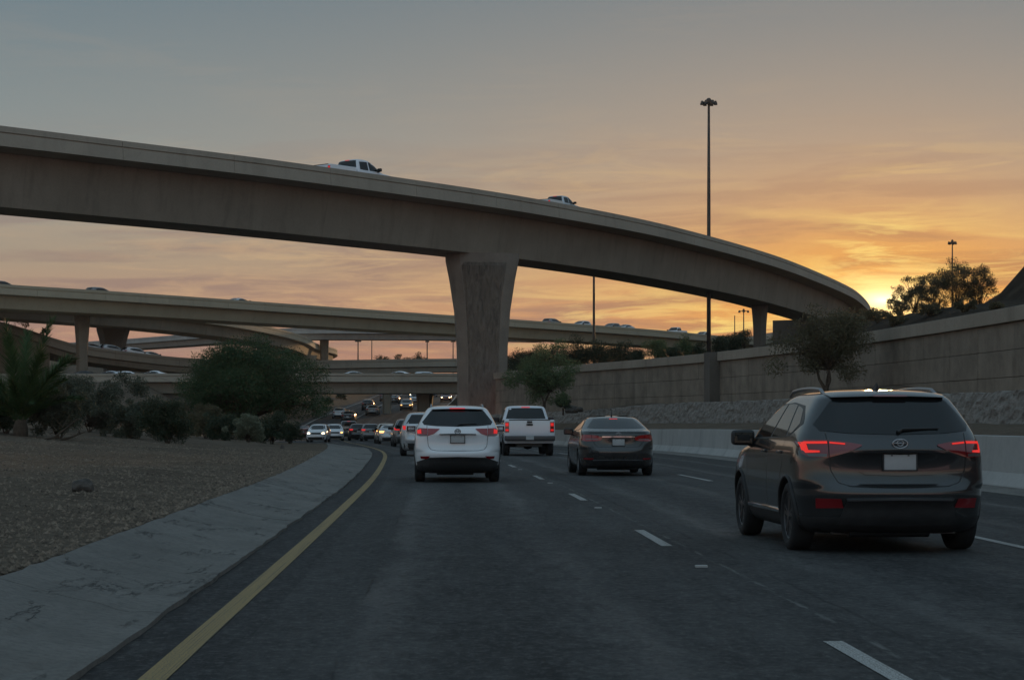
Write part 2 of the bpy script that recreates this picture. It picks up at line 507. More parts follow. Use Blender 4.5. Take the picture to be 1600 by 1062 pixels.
M_LENSC = plain('smoked_clear_lens', (0.10, 0.085, 0.085), 0.12, coat=1.0)
M_LED = plain('tail_led', (0.5, 0.02, 0.01), 0.3, emit=(1.0, 0.03, 0.02), estr=0.6)
M_BRAKE = plain('brake_lamp_lit', (0.4, 0.02, 0.02), 0.3, emit=(1.0, 0.018, 0.015), estr=0.5)
M_REFL = plain('bumper_reflector', (0.22, 0.010, 0.014), 0.25, coat=0.6)
M_HEAD = plain('headlight_lit', (0.9, 0.85, 0.7), 0.2, emit=(1.0, 0.72, 0.38), estr=9.0)
M_AMBER = plain('amber_lamp_lit', (0.8, 0.4, 0.1), 0.2, emit=(1.0, 0.45, 0.12), estr=3.5)
M_PLATE = plain('plate_white', (0.42, 0.42, 0.42), 0.5, var=0.06)
M_GRILLE = plain('grille_black', (0.02, 0.02, 0.02), 0.4)

# ================================================================== helpers


def interp(pts):
    """smooth monotone-ish cubic through (x, y...) points; returns f(x)"""
    P = np.array(sorted(pts), float)
    x, Y = P[:, 0], P[:, 1:]
    d = np.diff(x)[:, None]
    m = np.diff(Y, axis=0) / d
    t = np.zeros_like(Y)
    t[0], t[-1] = m[0], m[-1]
    for i in range(1, len(x) - 1):
        a, b2 = m[i - 1], m[i]
        h0, h1 = d[i - 1], d[i]
        w1, w2 = 2 * h1 + h0, h1 + 2 * h0
        with np.errstate(divide='ignore', invalid='ignore'):
            hm = (w1 + w2) / (w1 / a + w2 / b2)
        t[i] = np.where(a * b2 > 0, hm, 0)
    def f(q):
        if q <= x[0]:
            r = Y[0] + t[0] * (q - x[0])
        elif q >= x[-1]:
            r = Y[-1] + t[-1] * (q - x[-1])
        else:
            i = int(np.searchsorted(x, q, side='right')) - 1
            h = x[i + 1] - x[i]
            s = (q - x[i]) / h
            r = ((2 * s**3 - 3 * s**2 + 1) * Y[i] + (s**3 - 2 * s**2 + s) * h * t[i]
                 + (-2 * s**3 + 3 * s**2) * Y[i + 1] + (s**3 - s**2) * h * t[i + 1])
        return float(r[0]) if len(r) == 1 else r
    return f


def sm(a, b, x):
    t = max(0.0, min(1.0, (x - a) / (b - a)))
    return t * t * (3 - 2 * t)


def tag(o, label=None, cat=None, group=None, kind=None):
    if label:
        o['label'] = label
    if cat:
        o['category'] = cat
    if group:
        o['group'] = group
    if kind:
        o['kind'] = kind
    return o


def mesh(name, verts, faces, mats, smooth=False, uvs=None, fm=None):
    me = bpy.data.meshes.new(name)
    me.from_pydata([tuple(v) for v in verts], [], faces)
    if not isinstance(mats, (list, tuple)):
        mats = [mats]
    for m in mats:
        me.materials.append(m)
    if smooth:
        me.polygons.foreach_set('use_smooth', [True] * len(me.polygons))
    if fm is not None:
        me.polygons.foreach_set('material_index', fm)
    if uvs is not None:
        l = me.uv_layers.new(name='UVMap')
        li = np.zeros(len(me.loops), dtype=np.int32)
        me.loops.foreach_get('vertex_index', li)
        l.data.foreach_set('uv', np.array(uvs, dtype=np.float32)[li].ravel())
    me.update()
    return me


def obj(name, me, parent=None, loc=None):
    o = bpy.data.objects.new(name, me)
    COL.objects.link(o)
    if parent:
        o.parent = parent
    if loc is not None:
        o.location = loc
    return o


def thing(name, label, cat, loc, rz=0.0, group=None, scale=1.0):
    o = bpy.data.objects.new(name, None)
    o.empty_display_size = 0.3
    COL.objects.link(o)
    o.location = loc
    o.rotation_euler = (0, 0, rz)
    o.scale = (scale,) * 3
    return tag(o, label, cat, group)


def wpart(name, verts, faces, m, root, smooth=False, **kw):
    """part given in world coordinates under an unrotated thing"""
    return obj(name, mesh(name, verts, faces, m, smooth, **kw), root, -root.location)


def struct(name, verts, faces, m, smooth=False, kind='structure', **kw):
    return tag(obj(name, mesh(name, verts, faces, m, smooth, **kw)), kind=kind)


def copy_tree(o, parent=None):
    c = o.copy()
    COL.objects.link(c)
    c.parent = parent
    for ch in o.children:
        copy_tree(ch, c)
    return c


def gridfaces(nr, nc, off=0, flip=False):
    F = []
    for i in range(nr - 1):
        for j in range(nc - 1):
            a = off + i * nc + j
            q = (a, a + 1, a + nc + 1, a + nc)
            F.append(q[::-1] if flip else q)
    return F


class MB:
    def __init__(self):
        self.v, self.f, self.m = [], [], []

    def add(self, V, F, mi=0):
        o = len(self.v)
        self.v += [tuple(x) for x in V]
        self.f += [tuple(i + o for i in q) for q in F]
        self.m += [mi] * len(F)

    def box(self, c, s, mi=0, R=None):
        V = []
        for dx in (-.5, .5):
            for dy in (-.5, .5):
                for dz in (-.5, .5):
                    p = Vector((dx * s[0], dy * s[1], dz * s[2]))
                    if R is not None:
                        p = R @ p
                    V.append(p + Vector(c))
        self.add(V, [(0, 1, 3, 2), (4, 6, 7, 5), (0, 4, 5, 1), (2, 3, 7, 6), (0, 2, 6, 4), (1, 5, 7, 3)], mi)

    def tube(self, pts, rads, n=6, mi=0, caps=True):
        pts = [Vector(p) for p in pts]
        if not isinstance(rads, (list, tuple)):
            rads = [rads] * len(pts)
        V = []
        for i, p in enumerate(pts):
            d = (pts[min(i + 1, len(pts) - 1)] - pts[max(i - 1, 0)])
            d = d.normalized() if d.length > 1e-9 else Vector((0, 0, 1))
            a = d.orthogonal().normalized() if i == 0 else None
            if i == 0:
                ref = a
            else:
                a = (ref - d * ref.dot(d))
                a = a.normalized() if a.length > 1e-6 else d.orthogonal().normalized()
                ref = a
            b2 = d.cross(a)
            for k in range(n):
                t = 2 * math.pi * k / n
                V.append(p + (a * math.cos(t) + b2 * math.sin(t)) * rads[i])
        F = []
        for i in range(len(pts) - 1):
            for k in range(n):
                F.append((i * n + k, i * n + (k + 1) % n, (i + 1) * n + (k + 1) % n, (i + 1) * n + k))
        if caps:
            F.append(tuple(range(n))[::-1])
            F.append(tuple((len(pts) - 1) * n + k for k in range(n)))
        self.add(V, F, mi)

    def lathe(self, prof, axis='X', n=24, mi=0, c=(0, 0, 0)):
        """prof: list of (a, r) along axis"""
        V, F = [], []
        for a, r in prof:
            for k in range(n):
                t = 2 * math.pi * k / n
                if axis == 'X':
                    V.append((c[0] + a, c[1] + r * math.cos(t), c[2] + r * math.sin(t)))
                elif axis == 'Z':
                    V.append((c[0] + r * math.cos(t), c[1] + r * math.sin(t), c[2] + a))
                else:
                    V.append((c[0] + r * math.cos(t), c[1] + a, c[2] + r * math.sin(t)))
        m = len(prof)
        for i in range(m - 1):
            for k in range(n):
                F.append((i * n + k, i * n + (k + 1) % n, (i + 1) * n + (k + 1) % n, (i + 1) * n + k))
        F.append(tuple(range(n))[::-1])
        F.append(tuple((m - 1) * n + k for k in range(n)))
        self.add(V, F, mi)

    def mesh(self, name, mats, smooth=False):
        return mesh(name, self.v, self.f, mats, smooth, fm=self.m)


# ================================================================== alignment curves (all in metres)
YEL = interp([(-40, 0.05), (0, -1.5), (10, -1.88), (21.85, -2.32), (31, -2.68), (44.65, -3.26), (61.6, -4.15), (76.7, -5.05), (92, -6.2),
              (107, -7.6), (130, -10.0), (158, -13.0), (190, -16.6), (215, -19.4), (250, -21.8), (270, -22.2), (330, -22.0), (450, -24.6), (700, -42), (1500, -100)])
ZR = interp([(-40, 0), (0, 0), (70, 0), (100, -0.10), (140, -0.30), (180, -0.50), (200, -0.50), (215, -0.40), (232, 0.0), (270, 1.8), (330, 4.5), (450, 8.5), (700, 13.5), (1500, 20)])
XL = interp([(-40, -0.35), (0, -1.9), (10, -2.26), (22.4, -2.75), (40, -3.46), (61.6, -4.62), (76.7, -5.55), (92, -6.75), (107, -8.1), (113, -8.9), (117, -12), (121, -21), (128, -27), (150, -30),
             (190, -27.5), (230, -27.8), (270, -28.0), (330, -27.2), (450, -29.6), (700, -47), (1500, -106)])
XBAR = interp([(-40, 14.0), (0, 11.6), (20, 10.7), (39.4, 9.8), (55, 9.0), (72.6, 7.96), (94, 6.6), (116, 4.6), (134, 2.3), (146, -1.9), (158, -6.0), (175, -9.2), (190, -11.6),
               (215, -12.6), (230, -12.2), (270, -11.2), (330, -9.5), (450, -11.5), (700, -27), (1500, -85)])
XRGH = interp([(-40, 19.0), (0, 17.4), (30, 16.2), (56, 15.0), (75, 13.8), (95, 12.0), (112, 9.6), (123, 7.2), (134, 4.6), (146, 0.6), (158, -3.4)])
XWAL = interp([(-40, 22.5), (0, 21), (40, 19.5), (55, 18.7), (67.7, 18.0), (75, 17.5), (89, 16.2), (102, 14.3), (115, 11.8), (127, 8.5), (140, 4.2), (150, 1.2), (158, -0.6), (166, -2.2)])
APW = interp([(-40, 1.1), (14, 1.15), (20, 1.2), (34, 1.3), (66, 1.7), (90, 2.0), (107, 2.2), (113, 2.0)])   # apron width
ZBASE = 1.30      # foot of the stone band


def rows(a, b, d0, d1):
    r, y = [], a
    while y < b:
        r.append(y)
        t = (y - a) / (b - a)
        y += d0 + (d1 - d0) * t
    r.append(b)
    return r


# ================================================================== ground, road
def left_h(x, y):
    u = max(0.0, (XL(y) - (APW(y) if y < 113 else 0.0)) - x)
    z = ZR(y) + 0.27 - 0.30 * sm(110, 118, y)
    z += 0.75 * sm(0, 16, u) + 0.012 * min(u, 80)
    z += 5.2 * sm(150, 212, y) * sm(31, 44, -x) * (1 - 0.55 * sm(222, 262, y))
    z += 3.2 * sm(235, 300, y) * sm(3, 16, u)
    z += 0.10 * (mnoise.noise(Vector((x * 0.35, y * 0.35, 2.0)))) * sm(0.2, 2, u) * 1.3
    z += 0.5 * mnoise.noise(Vector((x * 0.06, y * 0.06, 7.0))) * sm(8, 25, u)
    return z


RY = rows(-30, 130, 0.7, 1.8) + rows(132, 460, 2.5, 9)[0:] + rows(475, 2500, 20, 160)
LU = [0, 0.15, 0.4, 0.8, 1.3, 1.9, 2.6, 3.4, 4.3, 5.4, 6.6, 8, 9.6, 11.5, 14, 17, 20, 24, 29, 35, 42, 52, 70, 100, 160, 300, 700, 1600]
V, F = [], []
for y in RY:
    e = XL(y) - (APW(y) if y < 113 else 0.0)
    for u in LU:
        uu = u + (0.05 * mnoise.noise(Vector((y * 0.8, 3, 1))) if u < 0.1 and y < 113 else 0)
        x = e - uu
        V.append((x, y, left_h(x, y) - (0.0 if u else 0.03)))
struct('ground', V, gridfaces(len(RY), len(LU), 0, True), M_DIRT, True)

# road sheet with uv = (metres right of the yellow line, metres along)
V, F, UV = [], [], []
NC = 26
for y in RY:
    x0, x1 = XL(y) - 0.25, XBAR(y) + 0.25
    for j in range(NC):
        x = x0 + (x1 - x0) * j / (NC - 1)
        V.append((x, y, ZR(y) + 0.0))
        UV.append((x - YEL(y), y))
struct('road', V, gridfaces(len(RY), NC), M_ASPH, True, uvs=UV)

# verge behind the barrier, shelf above the stone band, hillside behind the wall
def hill_h(x, y):
    d = max(0.0, x - (XWAL(y) if y < 166 else XBAR(y) + 9.0))
    z = 5.25 + 0.05 * min(d, 70)
    z += 1.6 * sm(150, 200, y) * sm(2, 30, d)
    wy = sm(75, 118, y) * (1 - sm(150, 215, y))
    a = np.interp(x, [17, 20, 24.5, 27.6, 32.0, 33.2, 35.5, 40, 50], [0, 0.7, 2.1, 2.3, 2.4, 2.5, 2.7, 3.2, 4.5])
    z += float(a) * wy
    z += 8.0 * math.exp(-((x - 38.0) / 3.4) ** 2 - ((y - 127) / 9.0) ** 2)
    z += 9.0 * sm(45, 62, x) * sm(240, 300, y)
    z += 0.35 * mnoise.noise(Vector((x * 0.25, y * 0.25, 4.0))) * sm(0.5, 5, d)
    z += 0.9 * mnoise.noise(Vector((x * 0.5, y * 0.3, 9.0))) * sm(34, 37, x) * wy * 0.8
    return z


RY2 = [y for y in RY if y <= 160]
V = []
for y in RY2:
    a, b = XBAR(y) + 0.42, XRGH(y) + 0.25
    for j in range(10):
        t = j / 9
        V.append((a + (b - a) * t, y, 0.86 + (ZBASE - 0.86) * sm(0, 1, t) + ZR(y) * (1 - t) + 0.05 * mnoise.noise(Vector((t * 5, y * 0.6, 1)))))
struct('verge', V, gridfaces(len(RY2), 10), M_DIRT, True)
RTOP = interp([(-40, 2.3), (60, 2.3), (112, 2.45), (134, 2.15), (158, 1.9)])
V = []
for y in RY2:
    a, b = XRGH(y) + 0.35, XWAL(y) + 0.25
    for j in range(10):
        t = j / 9
        mound = 0.55 * math.exp(-((y - 84) / 6) ** 2) * sm(0.1, 0.8, t) + 0.3 * math.exp(-((y - 127) / 5) ** 2) * sm(0.1, 0.8, t)
        V.append((a + (b - a) * t, y, RTOP(y) - 0.06 + 0.10 * t + mound))
struct('terrace', V, gridfaces(len(RY2), 10), M_DIRT, True)
V = []
HU = [0, 0.5, 1.2, 2, 3, 4, 5, 6, 7, 8, 9, 10, 11, 12, 13, 14, 15, 16, 17, 18, 19, 20, 21, 22, 23, 24.5, 26, 28, 31, 35, 40, 50, 70, 110, 200, 500, 1500]
RY3 = [y for y in RY if y >= -5]
for y in RY3:
    a = XWAL(y) + 0.3 if y < 166 else XBAR(y) + 9.0
    if 150 < y < 185:
        t = sm(160, 178, y)
        a = (XWAL(min(y, 166)) + 0.3) * (1 - t) + (XBAR(y) + 9.0) * t
    for u in HU:
        V.append((a + u, y, hill_h(a + u, y)))
struct('hillside', V, gridfaces(len(RY3), len(HU)), M_HILL, True)
# bank from the far road up to the hillside, beyond the wall's end
V = []
RY4 = [y for y in RY if y >= 166]
for y in RY4:
    a = XBAR(y) + 0.25
    t0 = sm(160, 178, y)
    b = (XWAL(min(y, 166)) + 0.3) * (1 - t0) + (XBAR(y) + 9.0) * t0 if y < 185 else XBAR(y) + 9.0
    z1 = hill_h(b, y) + 0.05
    for j in range(12):
        t = j / 11
        V.append((a + (b + 0.4 - a) * t, y, ZR(y) - 0.02 + (z1 - ZR(y)) * sm(0, 1, t)))
struct('embankment', V, gridfaces(len(RY4), 12), M_HILL, True)


# ------------------------------------------------------------------ road markings
def stripe(name, fx, wdt, y0, y1, m, step=1.0, parent=None, dz=0.005):
    V, UV = [], []
    ys = np.linspace(y0, y1, max(2, int((y1 - y0) / step) + 1))
    for y in ys:
        for s in (-0.5, 0.5):
            V.append((fx(y) + s * wdt, y, ZR(y) + dz))
            UV.append((s * wdt * 6, y))
    return struct(name, V, gridfaces(len(ys), 2), m, uvs=UV)


stripe('yellow_line', YEL, 0.150, -20, 210, M_YEL, 0.8)
LANE1 = lambda y: YEL(y) + 3.92 + 0.09 * sm(10, 30, y)
for d in range(-2, 9):
    y1 = 11.85 + 12.2 * d
    stripe('lane_dash', LANE1, 0.12, y1 - 3.1, y1, M_WHT, 0.5)
for d in range(-1, 8):                          # small raised reflective markers midway between dashes
    y = 17.9 + 12.2 * d
    mb = MB()
    mb.box((LANE1(y) - 0.02, y, ZR(y) + 0.012), (0.11, 0.10, 0.018))
    tag(obj('pavement_marker', mb.mesh('pavement_marker', [M_WHT])), kind='structure')
LANE2 = lambda y: YEL(y) + 7.78
stripe('edge_line', LANE2, 0.12, -10, 34, M_WHT, 0.8)
for d in range(2, 9):
    stripe('lane_dash', LANE2, 0.12, 12 * d + 20, 12 * d + 25.5, M_WHT, 0.8)
stripe('edge_line', lambda y: XL(y) + 0.7, 0.22, 225, 700, M_WHT, 4)
stripe('edge_line', lambda y: YEL(y) + 0.2, 0.25, 235, 600, M_WHT, 4)
stripe('edge_line', lambda y: XBAR(y) - 1.2, 0.22, 200, 700, M_WHT, 4)

# ------------------------------------------------------------------ concrete apron of separate slabs beside the asphalt
random.seed(3)
apron = tag(bpy.data.objects.new('pavement', None), kind='structure')
COL.objects.link(apron)
y = 4.0
while y < 112.5:
    L = 3.1 if y < 50 else 4.2
    y1 = min(y + L, 113.0)
    n, mcol = 9, 12
    V = []
    tilt = random.uniform(-0.003, 0.003)
    for i in range(n):
        yy = y + (y1 - 0.008 - y) * i / (n - 1)
        xr, wd = XL(yy), APW(yy)
        jag0 = 0.035 * mnoise.noise(Vector((yy * 2.3, 1, 0))) + 0.05 * mnoise.noise(Vector((yy * 0.7, 4, 0)))
        jag1 = 0.05 * mnoise.noise(Vector((yy * 1.9, 9, 0)))
        for j in range(mcol):
            t = j / (mcol - 1)
            x = xr - 0.02 + jag0 * (1 - t) - (wd + jag1 * t) * t
            z = ZR(yy) + 0.035 + 0.24 * t ** 1.4 + tilt
            z += 0.012 * mnoise.noise(Vector((x * 2.2, yy * 2.2, 0)))
            ck = abs(mnoise.noise(Vector((x * 0.9 + 3, yy * 0.55, 5.0))))
            if ck < 0.035 and 0.12 < t < 0.6:
                z -= 0.02
            V.append((x, yy, z))
    top = len(V)
    V += [(a, b, c - 0.14) for a, b, c in V]
    F = gridfaces(n, mcol, 0, True) + gridfaces(n, mcol, top)
    ring = [j for j in range(mcol)] + [i * mcol + mcol - 1 for i in range(1, n)] + [(n - 1) * mcol + j for j in range(mcol - 2, -1, -1)] + [i * mcol for i in range(n - 2, 0, -1)]
    for a, b in zip(ring, ring[1:] + ring[:1]):
        F.append((a, b, b + top, a + top))
    obj('slab', mesh('slab', V, F, M_SLAB, False), apron)
    y = y1

# ------------------------------------------------------------------ barrier: precast pieces
bar = thing('concrete_barrier', 'long pale concrete safety barrier along the right edge of the road', 'barrier', (XBAR(40), 40, 0))
prof = [(-0.02, 0.0), (0.0, 0.08), (0.17, 0.33), (0.22, 1.06), (0.40, 1.07), (0.46, 0.9), (0.50, 0.0)]
y = 12.0
while y < 205:
    L = 6.0
    y1 = y + L
    V = []
    ns = 4
    for i in range(ns):
        yy = y + (L - 0.02) * i / (ns - 1)
        for px, pz in prof:
            V.append((XBAR(yy) + px, yy, ZR(yy) + pz - (0.02 if pz == 0 else 0)))
    n = len(prof)
    F = [tuple(reversed(q)) for q in gridfaces(ns, n)] + [tuple(range(n))[::1], tuple((ns - 1) * n + k for k in range(n))[::-1]]
    F = [tuple(reversed(q)) for q in F]
    wpart('barrier_segment', V, F, M_BARRIER, bar)
    y = y1
V, UV = [], []                                     # concrete gutter strip at the barrier's foot
for y in [q for q in RY if 5 < q < 150]:
    for px, pz in ((-0.75, 0.006), (-0.70, 0.03), (-0.15, 0.05), (0.02, 0.06)):
        V.append((XBAR(y) + px, y, ZR(y) + pz))
struct('gutter', V, gridfaces(len(V) // 4, 4), M_SLAB)

# ------------------------------------------------------------------ rough stone band
V = []
ys = rows(25, 156, 0.10, 0.22)
NB = 13
for y in ys:
    for j in range(NB):
        t = j / (NB - 1)
        z = ZBASE - 0.1 + (RTOP(y) - ZBASE + 0.1) * min(1, t * 1.12)
        x = XRGH(y) + 0.28 * t + (0.45 if j == NB - 1 else 0)
        p = Vector((y * 2.1 + z * 1.6, z * 3.2, 0))
        dsp = 0.085 * mnoise.fractal(p, 0.9, 2.1, 4)
        V.append((x - dsp, y, z + 0.06 * mnoise.noise(Vector((y * 1.2, 5, z)))))
sb = obj('stone_band', mesh('stone_band', V, gridfaces(len(ys), NB, 0, True), M_ROUGH))
tag(sb, 'low rough grey stone embankment band running between barrier and panel wall', 'stone wall')

# ------------------------------------------------------------------ tall panel retaining wall
wall = thing('retaining_wall', 'tall brown panel retaining wall with pale coping right of the road', 'retaining wall', (XWAL(90), 90, 1.5))
pts = []
y = 24.0
while y < 163.0:
    pts.append(Vector((XWAL(y), y, 0)))
    y += 0.5
acc, stations = 0.0, [pts[0]]
LEN = 3.05
for a, b in zip(pts, pts[1:]):
    acc += (b - a).length
    if acc >= LEN:
        stations.append(b)
        acc = 0.0
HC = 0.98
pbox = MB()
bv = bmesh.new()
bmesh.ops.create_cube(bv, size=1.0)
bmesh.ops.bevel(bv, geom=bv.edges[:], offset=0.02, segments=1, affect='EDGES')
panel_me = bpy.data.meshes.new('panel')
bv.to_mesh(panel_me)
bv.free()
panel_me.materials.append(M_PANEL)
cop_me = panel_me.copy()
cop_me.materials[0] = M_COPING
random.seed(8)
Vb = []
for i, (a, b) in enumerate(zip(stations, stations[1:])):
    d = b - a
    ang_ = math.atan2(d.y, d.x)
    mid = (a + b) / 2
    nrm = Vector((d.y, -d.x, 0)).normalized()      # points away from the road (+x)
    for k in range(4):
        z0 = 1.0 + k * HC
        o = obj('panel', panel_me, wall)
        off = random.uniform(-0.008, 0.008)
        c = mid + nrm * (0.10 + off)
        o.location = Vector((c.x, c.y, z0 + HC / 2)) - wall.location
        o.rotation_euler = (random.uniform(-.004, .004), 0, ang_)
        o.scale = (d.length - 0.018, 0.2, HC - 0.018)
    o = obj('coping', cop_me, wall)
    c = mid + nrm * 0.06
    o.location = Vector((c.x, c.y, 4.93 + 0.26)) - wall.location
    o.rotation_euler = (0, 0, ang_)
    o.scale = (d.length - 0.012, 0.46, 0.52)
for a in stations:
    Vb += [(a.x + 0.22, a.y, 0.9), (a.x + 0.22, a.y, 4.95), (a.x + 0.34, a.y, 4.95), (a.x + 0.34, a.y, 0.9)]
Fb = []
for i in range(len(stations) - 1):
    for k in range(4):
        Fb.append((i * 4 + k, i * 4 + (k + 1) % 4, i * 4 + 4 + (k + 1) % 4, i * 4 + 4 + k))
wpart('backing', Vb, Fb, M_JOINT, wall)
mb = MB()
d = Vector((XWAL(116) - XWAL(114), 2, 0)).normalized()
R = Matrix.Rotation(math.atan2(d.y, d.x), 3, 'Z')
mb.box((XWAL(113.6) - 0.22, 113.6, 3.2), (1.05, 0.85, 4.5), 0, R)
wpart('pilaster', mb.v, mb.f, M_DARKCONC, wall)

# ================================================================== bridges


def resample(pts, step):
    P = [Vector(p) for p in pts]
    # Catmull-Rom through the points, then even spacing
    dense = []
    for i in range(len(P) - 1):
        p0, p1, p2, p3 = P[max(i - 1, 0)], P[i], P[i + 1], P[min(i + 2, len(P) - 1)]
        for k in range(24):
            t = k / 24
            dense.append(0.5 * ((2 * p1) + (p2 - p0) * t + (2 * p0 - 5 * p1 + 4 * p2 - p3) * t * t + (3 * p1 - p0 - 3 * p2 + p3) * t ** 3))
    dense.append(P[-1])
    # smooth
    for _ in range(30):
        dense = [dense[0]] + [(dense[i - 1] + dense[i] * 2 + dense[i + 1]) / 4 for i in range(1, len(dense) - 1)] + [dense[-1]]
    outp, acc = [dense[0]], 0.0
    for a, b in zip(dense, dense[1:]):
        acc += (b - a).length
        if acc >= step:
            outp.append(b)
            acc = 0.0
    return outp


def frame(path, i):
    d = path[min(i + 1, len(path) - 1)] - path[max(i - 1, 0)]
    d = Vector((d.x, d.y, 0)).normalized()
    return d, Vector((-d.y, d.x, 0))


def loft(path, sec):
    """sec: closed list of (u inward, z) -> verts, faces"""
    V, n = [], len(sec)
    for i, p in enumerate(path):
        d, lft = frame(path, i)
        for u, z in sec:
            V.append(p + lft * u + Vector((0, 0, z)))
    F = []
    for i in range(len(path) - 1):
        for k in range(n):
            F.append((i * n + k, (i + 1) * n + k, (i + 1) * n + (k + 1) % n, i * n + (k + 1) % n))
    F.append(tuple(range(n)))
    F.append(tuple((len(path) - 1) * n + k for k in range(n))[::-1])
    return V, F


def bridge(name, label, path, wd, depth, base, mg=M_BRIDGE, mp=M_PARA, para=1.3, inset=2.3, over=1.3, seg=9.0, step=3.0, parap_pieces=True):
    root = thing(name, label, 'bridge', base)
    P = resample(path, step)
    dz = para - 0.30
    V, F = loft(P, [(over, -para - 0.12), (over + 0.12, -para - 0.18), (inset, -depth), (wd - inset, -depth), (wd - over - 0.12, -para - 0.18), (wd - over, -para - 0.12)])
    wpart('girder', V, F, mg, root)
    V, F = loft(P, [(0.10, -para + 0.30), (0.02, -para + 0.28), (0.02, -para), (over + 0.3, -para - 0.14), (wd - over - 0.3, -para - 0.14), (wd - 0.02, -para), (wd - 0.02, -para + 0.28), (wd - 0.1, -para + 0.30)])
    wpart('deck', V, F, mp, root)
    k = max(1, int(round(seg / step)))
    hi = para * 0.30
    for side in (0, 1):
        if side == 0:
            sec = [(0.05, 0.0), (0.05, -hi), (0.16, -hi - 0.01), (0.16, -hi - 0.09), (0.0, -hi - 0.10), (-0.03, -para - 0.02), (0.08, -para - 0.02), (0.36, -para + 0.31), (0.30, 0.0)]
        else:
            sec = [(wd - 0.30, 0.0), (wd - 0.36, -para + 0.31), (wd - 0.08, -para - 0.02), (wd + 0.03, -para - 0.02), (wd, -hi - 0.035), (wd - 0.05, -hi), (wd - 0.05, 0.0)]
        for i in range(0, len(P) - 1, k):
            sub = [p.copy() for p in P[i:i + k + 1]]
            if len(sub) < 2:
                continue
            # keep frames from the whole path
            V = []
            for j in range(len(sub)):
                dd, lft = frame(P, i + j)
                q = sub[j]
                if j == len(sub) - 1:
                    q = q - dd * 0.03
                for u, z in sec:
                    V.append(q + lft * u + Vector((0, 0, z)))
            n = len(sec)
            F = []
            for j in range(len(sub) - 1):
                for m in range(n):
                    F.append((j * n + m, (j + 1) * n + m, (j + 1) * n + (m + 1) % n, j * n + (m + 1) % n))
            F.append(tuple(range(n)))
            F.append(tuple((len(sub) - 1) * n + m for m in range(n))[::-1])
            wpart('parapet', V, F, mp, root)
    return root, P


def px(x, Y):
    return (x - 800) / 3010 * Y


# --- near flyover: level deck, heading away to the right
ZT = 20.55
top1 = [(0, 196), (200, 221), (400, 246), (600, 274), (800, 304), (980, 337.5), (1080, 361), (1180, 389), (1247, 412), (1320, 444), (1345, 460), (1360, 478)]
path1 = [(-62, 98, ZT), (-52, 107, ZT), (-42, 116.5, ZT)]
for x, yy in top1:
    Y = (ZT - CAM_H) * 3010 / (659 - yy)
    path1.append((px(x, Y), Y, ZT))
path1 += [(64.0, 345, ZT), (67, 375, ZT), (66, 410, ZT), (60, 450, ZT)]
fly, P1 = bridge('flyover_bridge', 'huge curved concrete flyover crossing high above the road, nearest to the viewer', path1, 9.6, 4.95, (-2.5, 160, -0.4), inset=2.6, over=1.9)


def nearest(P, fx):
    """index of the path point whose pixel column is closest to fx"""
    return min(range(len(P)), key=lambda i: abs(800 + P[i].x * 3010 / P[i].y - fx))


def pier(root, c, rz, zb, zt, wb, wt, tb, tt, m=M_PIER, relief=True):
    """flared column with chamfered corners; wb/wt widths, tb/tt thickness at base and top"""
    prof = [(0, 0), (0.30, 0.02), (0.52, 0.10), (0.70, 0.30), (0.86, 0.68), (0.965, 1.0), (1.0, 1.02)]
    V = []
    H = zt - zb
    rings = []
    for t, k in prof:
        wv, tv = wb + (wt - wb) * k, tb + (tt - tb) * k
        ch = 0.17 * wv
        a, b2 = wv / 2, tv / 2
        ct = min(0.5 * tv, 0.55)
        rings.append([(-a, -b2 + ct), (-a + ch, -b2), (a - ch, -b2), (a, -b2 + ct), (a, b2 - ct), (a - ch, b2), (-a + ch, b2), (-a, b2 - ct)])
    R = Matrix.Rotation(rz, 3, 'Z')
    for (t, k), r in zip(prof, rings):
        for a, b2 in r:
            q = R @ Vector((a, b2, 0))
            V.append((c[0] + q.x, c[1] + q.y, zb + H * t))
    n = 8
    F = []
    for i in range(len(prof) - 1):
        for k in range(n):
            F.append((i * n + k, i * n + (k + 1) % n, (i + 1) * n + (k + 1) % n, (i + 1) * n + k))
    F += [tuple(range(n))[::-1], tuple((len(prof) - 1) * n + k for k in range(n))]
    p = wpart('pier', V, F, m, root)
    if relief:
        NZ, NX = 46, 14
        VV = []
        pk = interp([(a, b2) for a, b2 in prof])
        for i in range(NZ):
            t = 0.004 + 0.95 * i / (NZ - 1)
            k = pk(t)
            wv, tv = wb + (wt - wb) * k, tb + (tt - tb) * k
            hw = wv / 2 - 0.17 * wv - 0.03
            for j in range(NX):
                s = -1 + 2 * j / (NX - 1)
                xx = s * hw
                edge = 0.0 if j in (0, NX - 1) or i in (0, NZ - 1) else 1.0
                dsp = edge * (0.09 + 0.14 * max(-0.3, mnoise.fractal(Vector((xx * 0.8, t * H * 0.45, 3.0)), 0.8, 2.1, 4)))
                q = R @ Vector((xx, -tv / 2 - dsp + (0.02 if not edge else 0), 0))
                VV.append((c[0] + q.x, c[1] + q.y, zb + H * t))
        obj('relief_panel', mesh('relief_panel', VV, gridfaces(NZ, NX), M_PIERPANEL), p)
    return p


zs = ZT - 4.95
pier(fly, (-2.55, 164.0), rad(6), -0.6, zs + 0.02, 4.05, 6.1, 2.6, 3.0)
def under(P, fx, u):
    """point under the deck, u metres in from the outer edge, in the given photo column"""
    best = min((i for i in range(len(P)) if P[i].y < 300), key=lambda i: abs(800 + (P[i] + frame(P, i)[1] * u).x * 3010 / (P[i] + frame(P, i)[1] * u).y - fx))
    return P[best] + frame(P, best)[1] * u


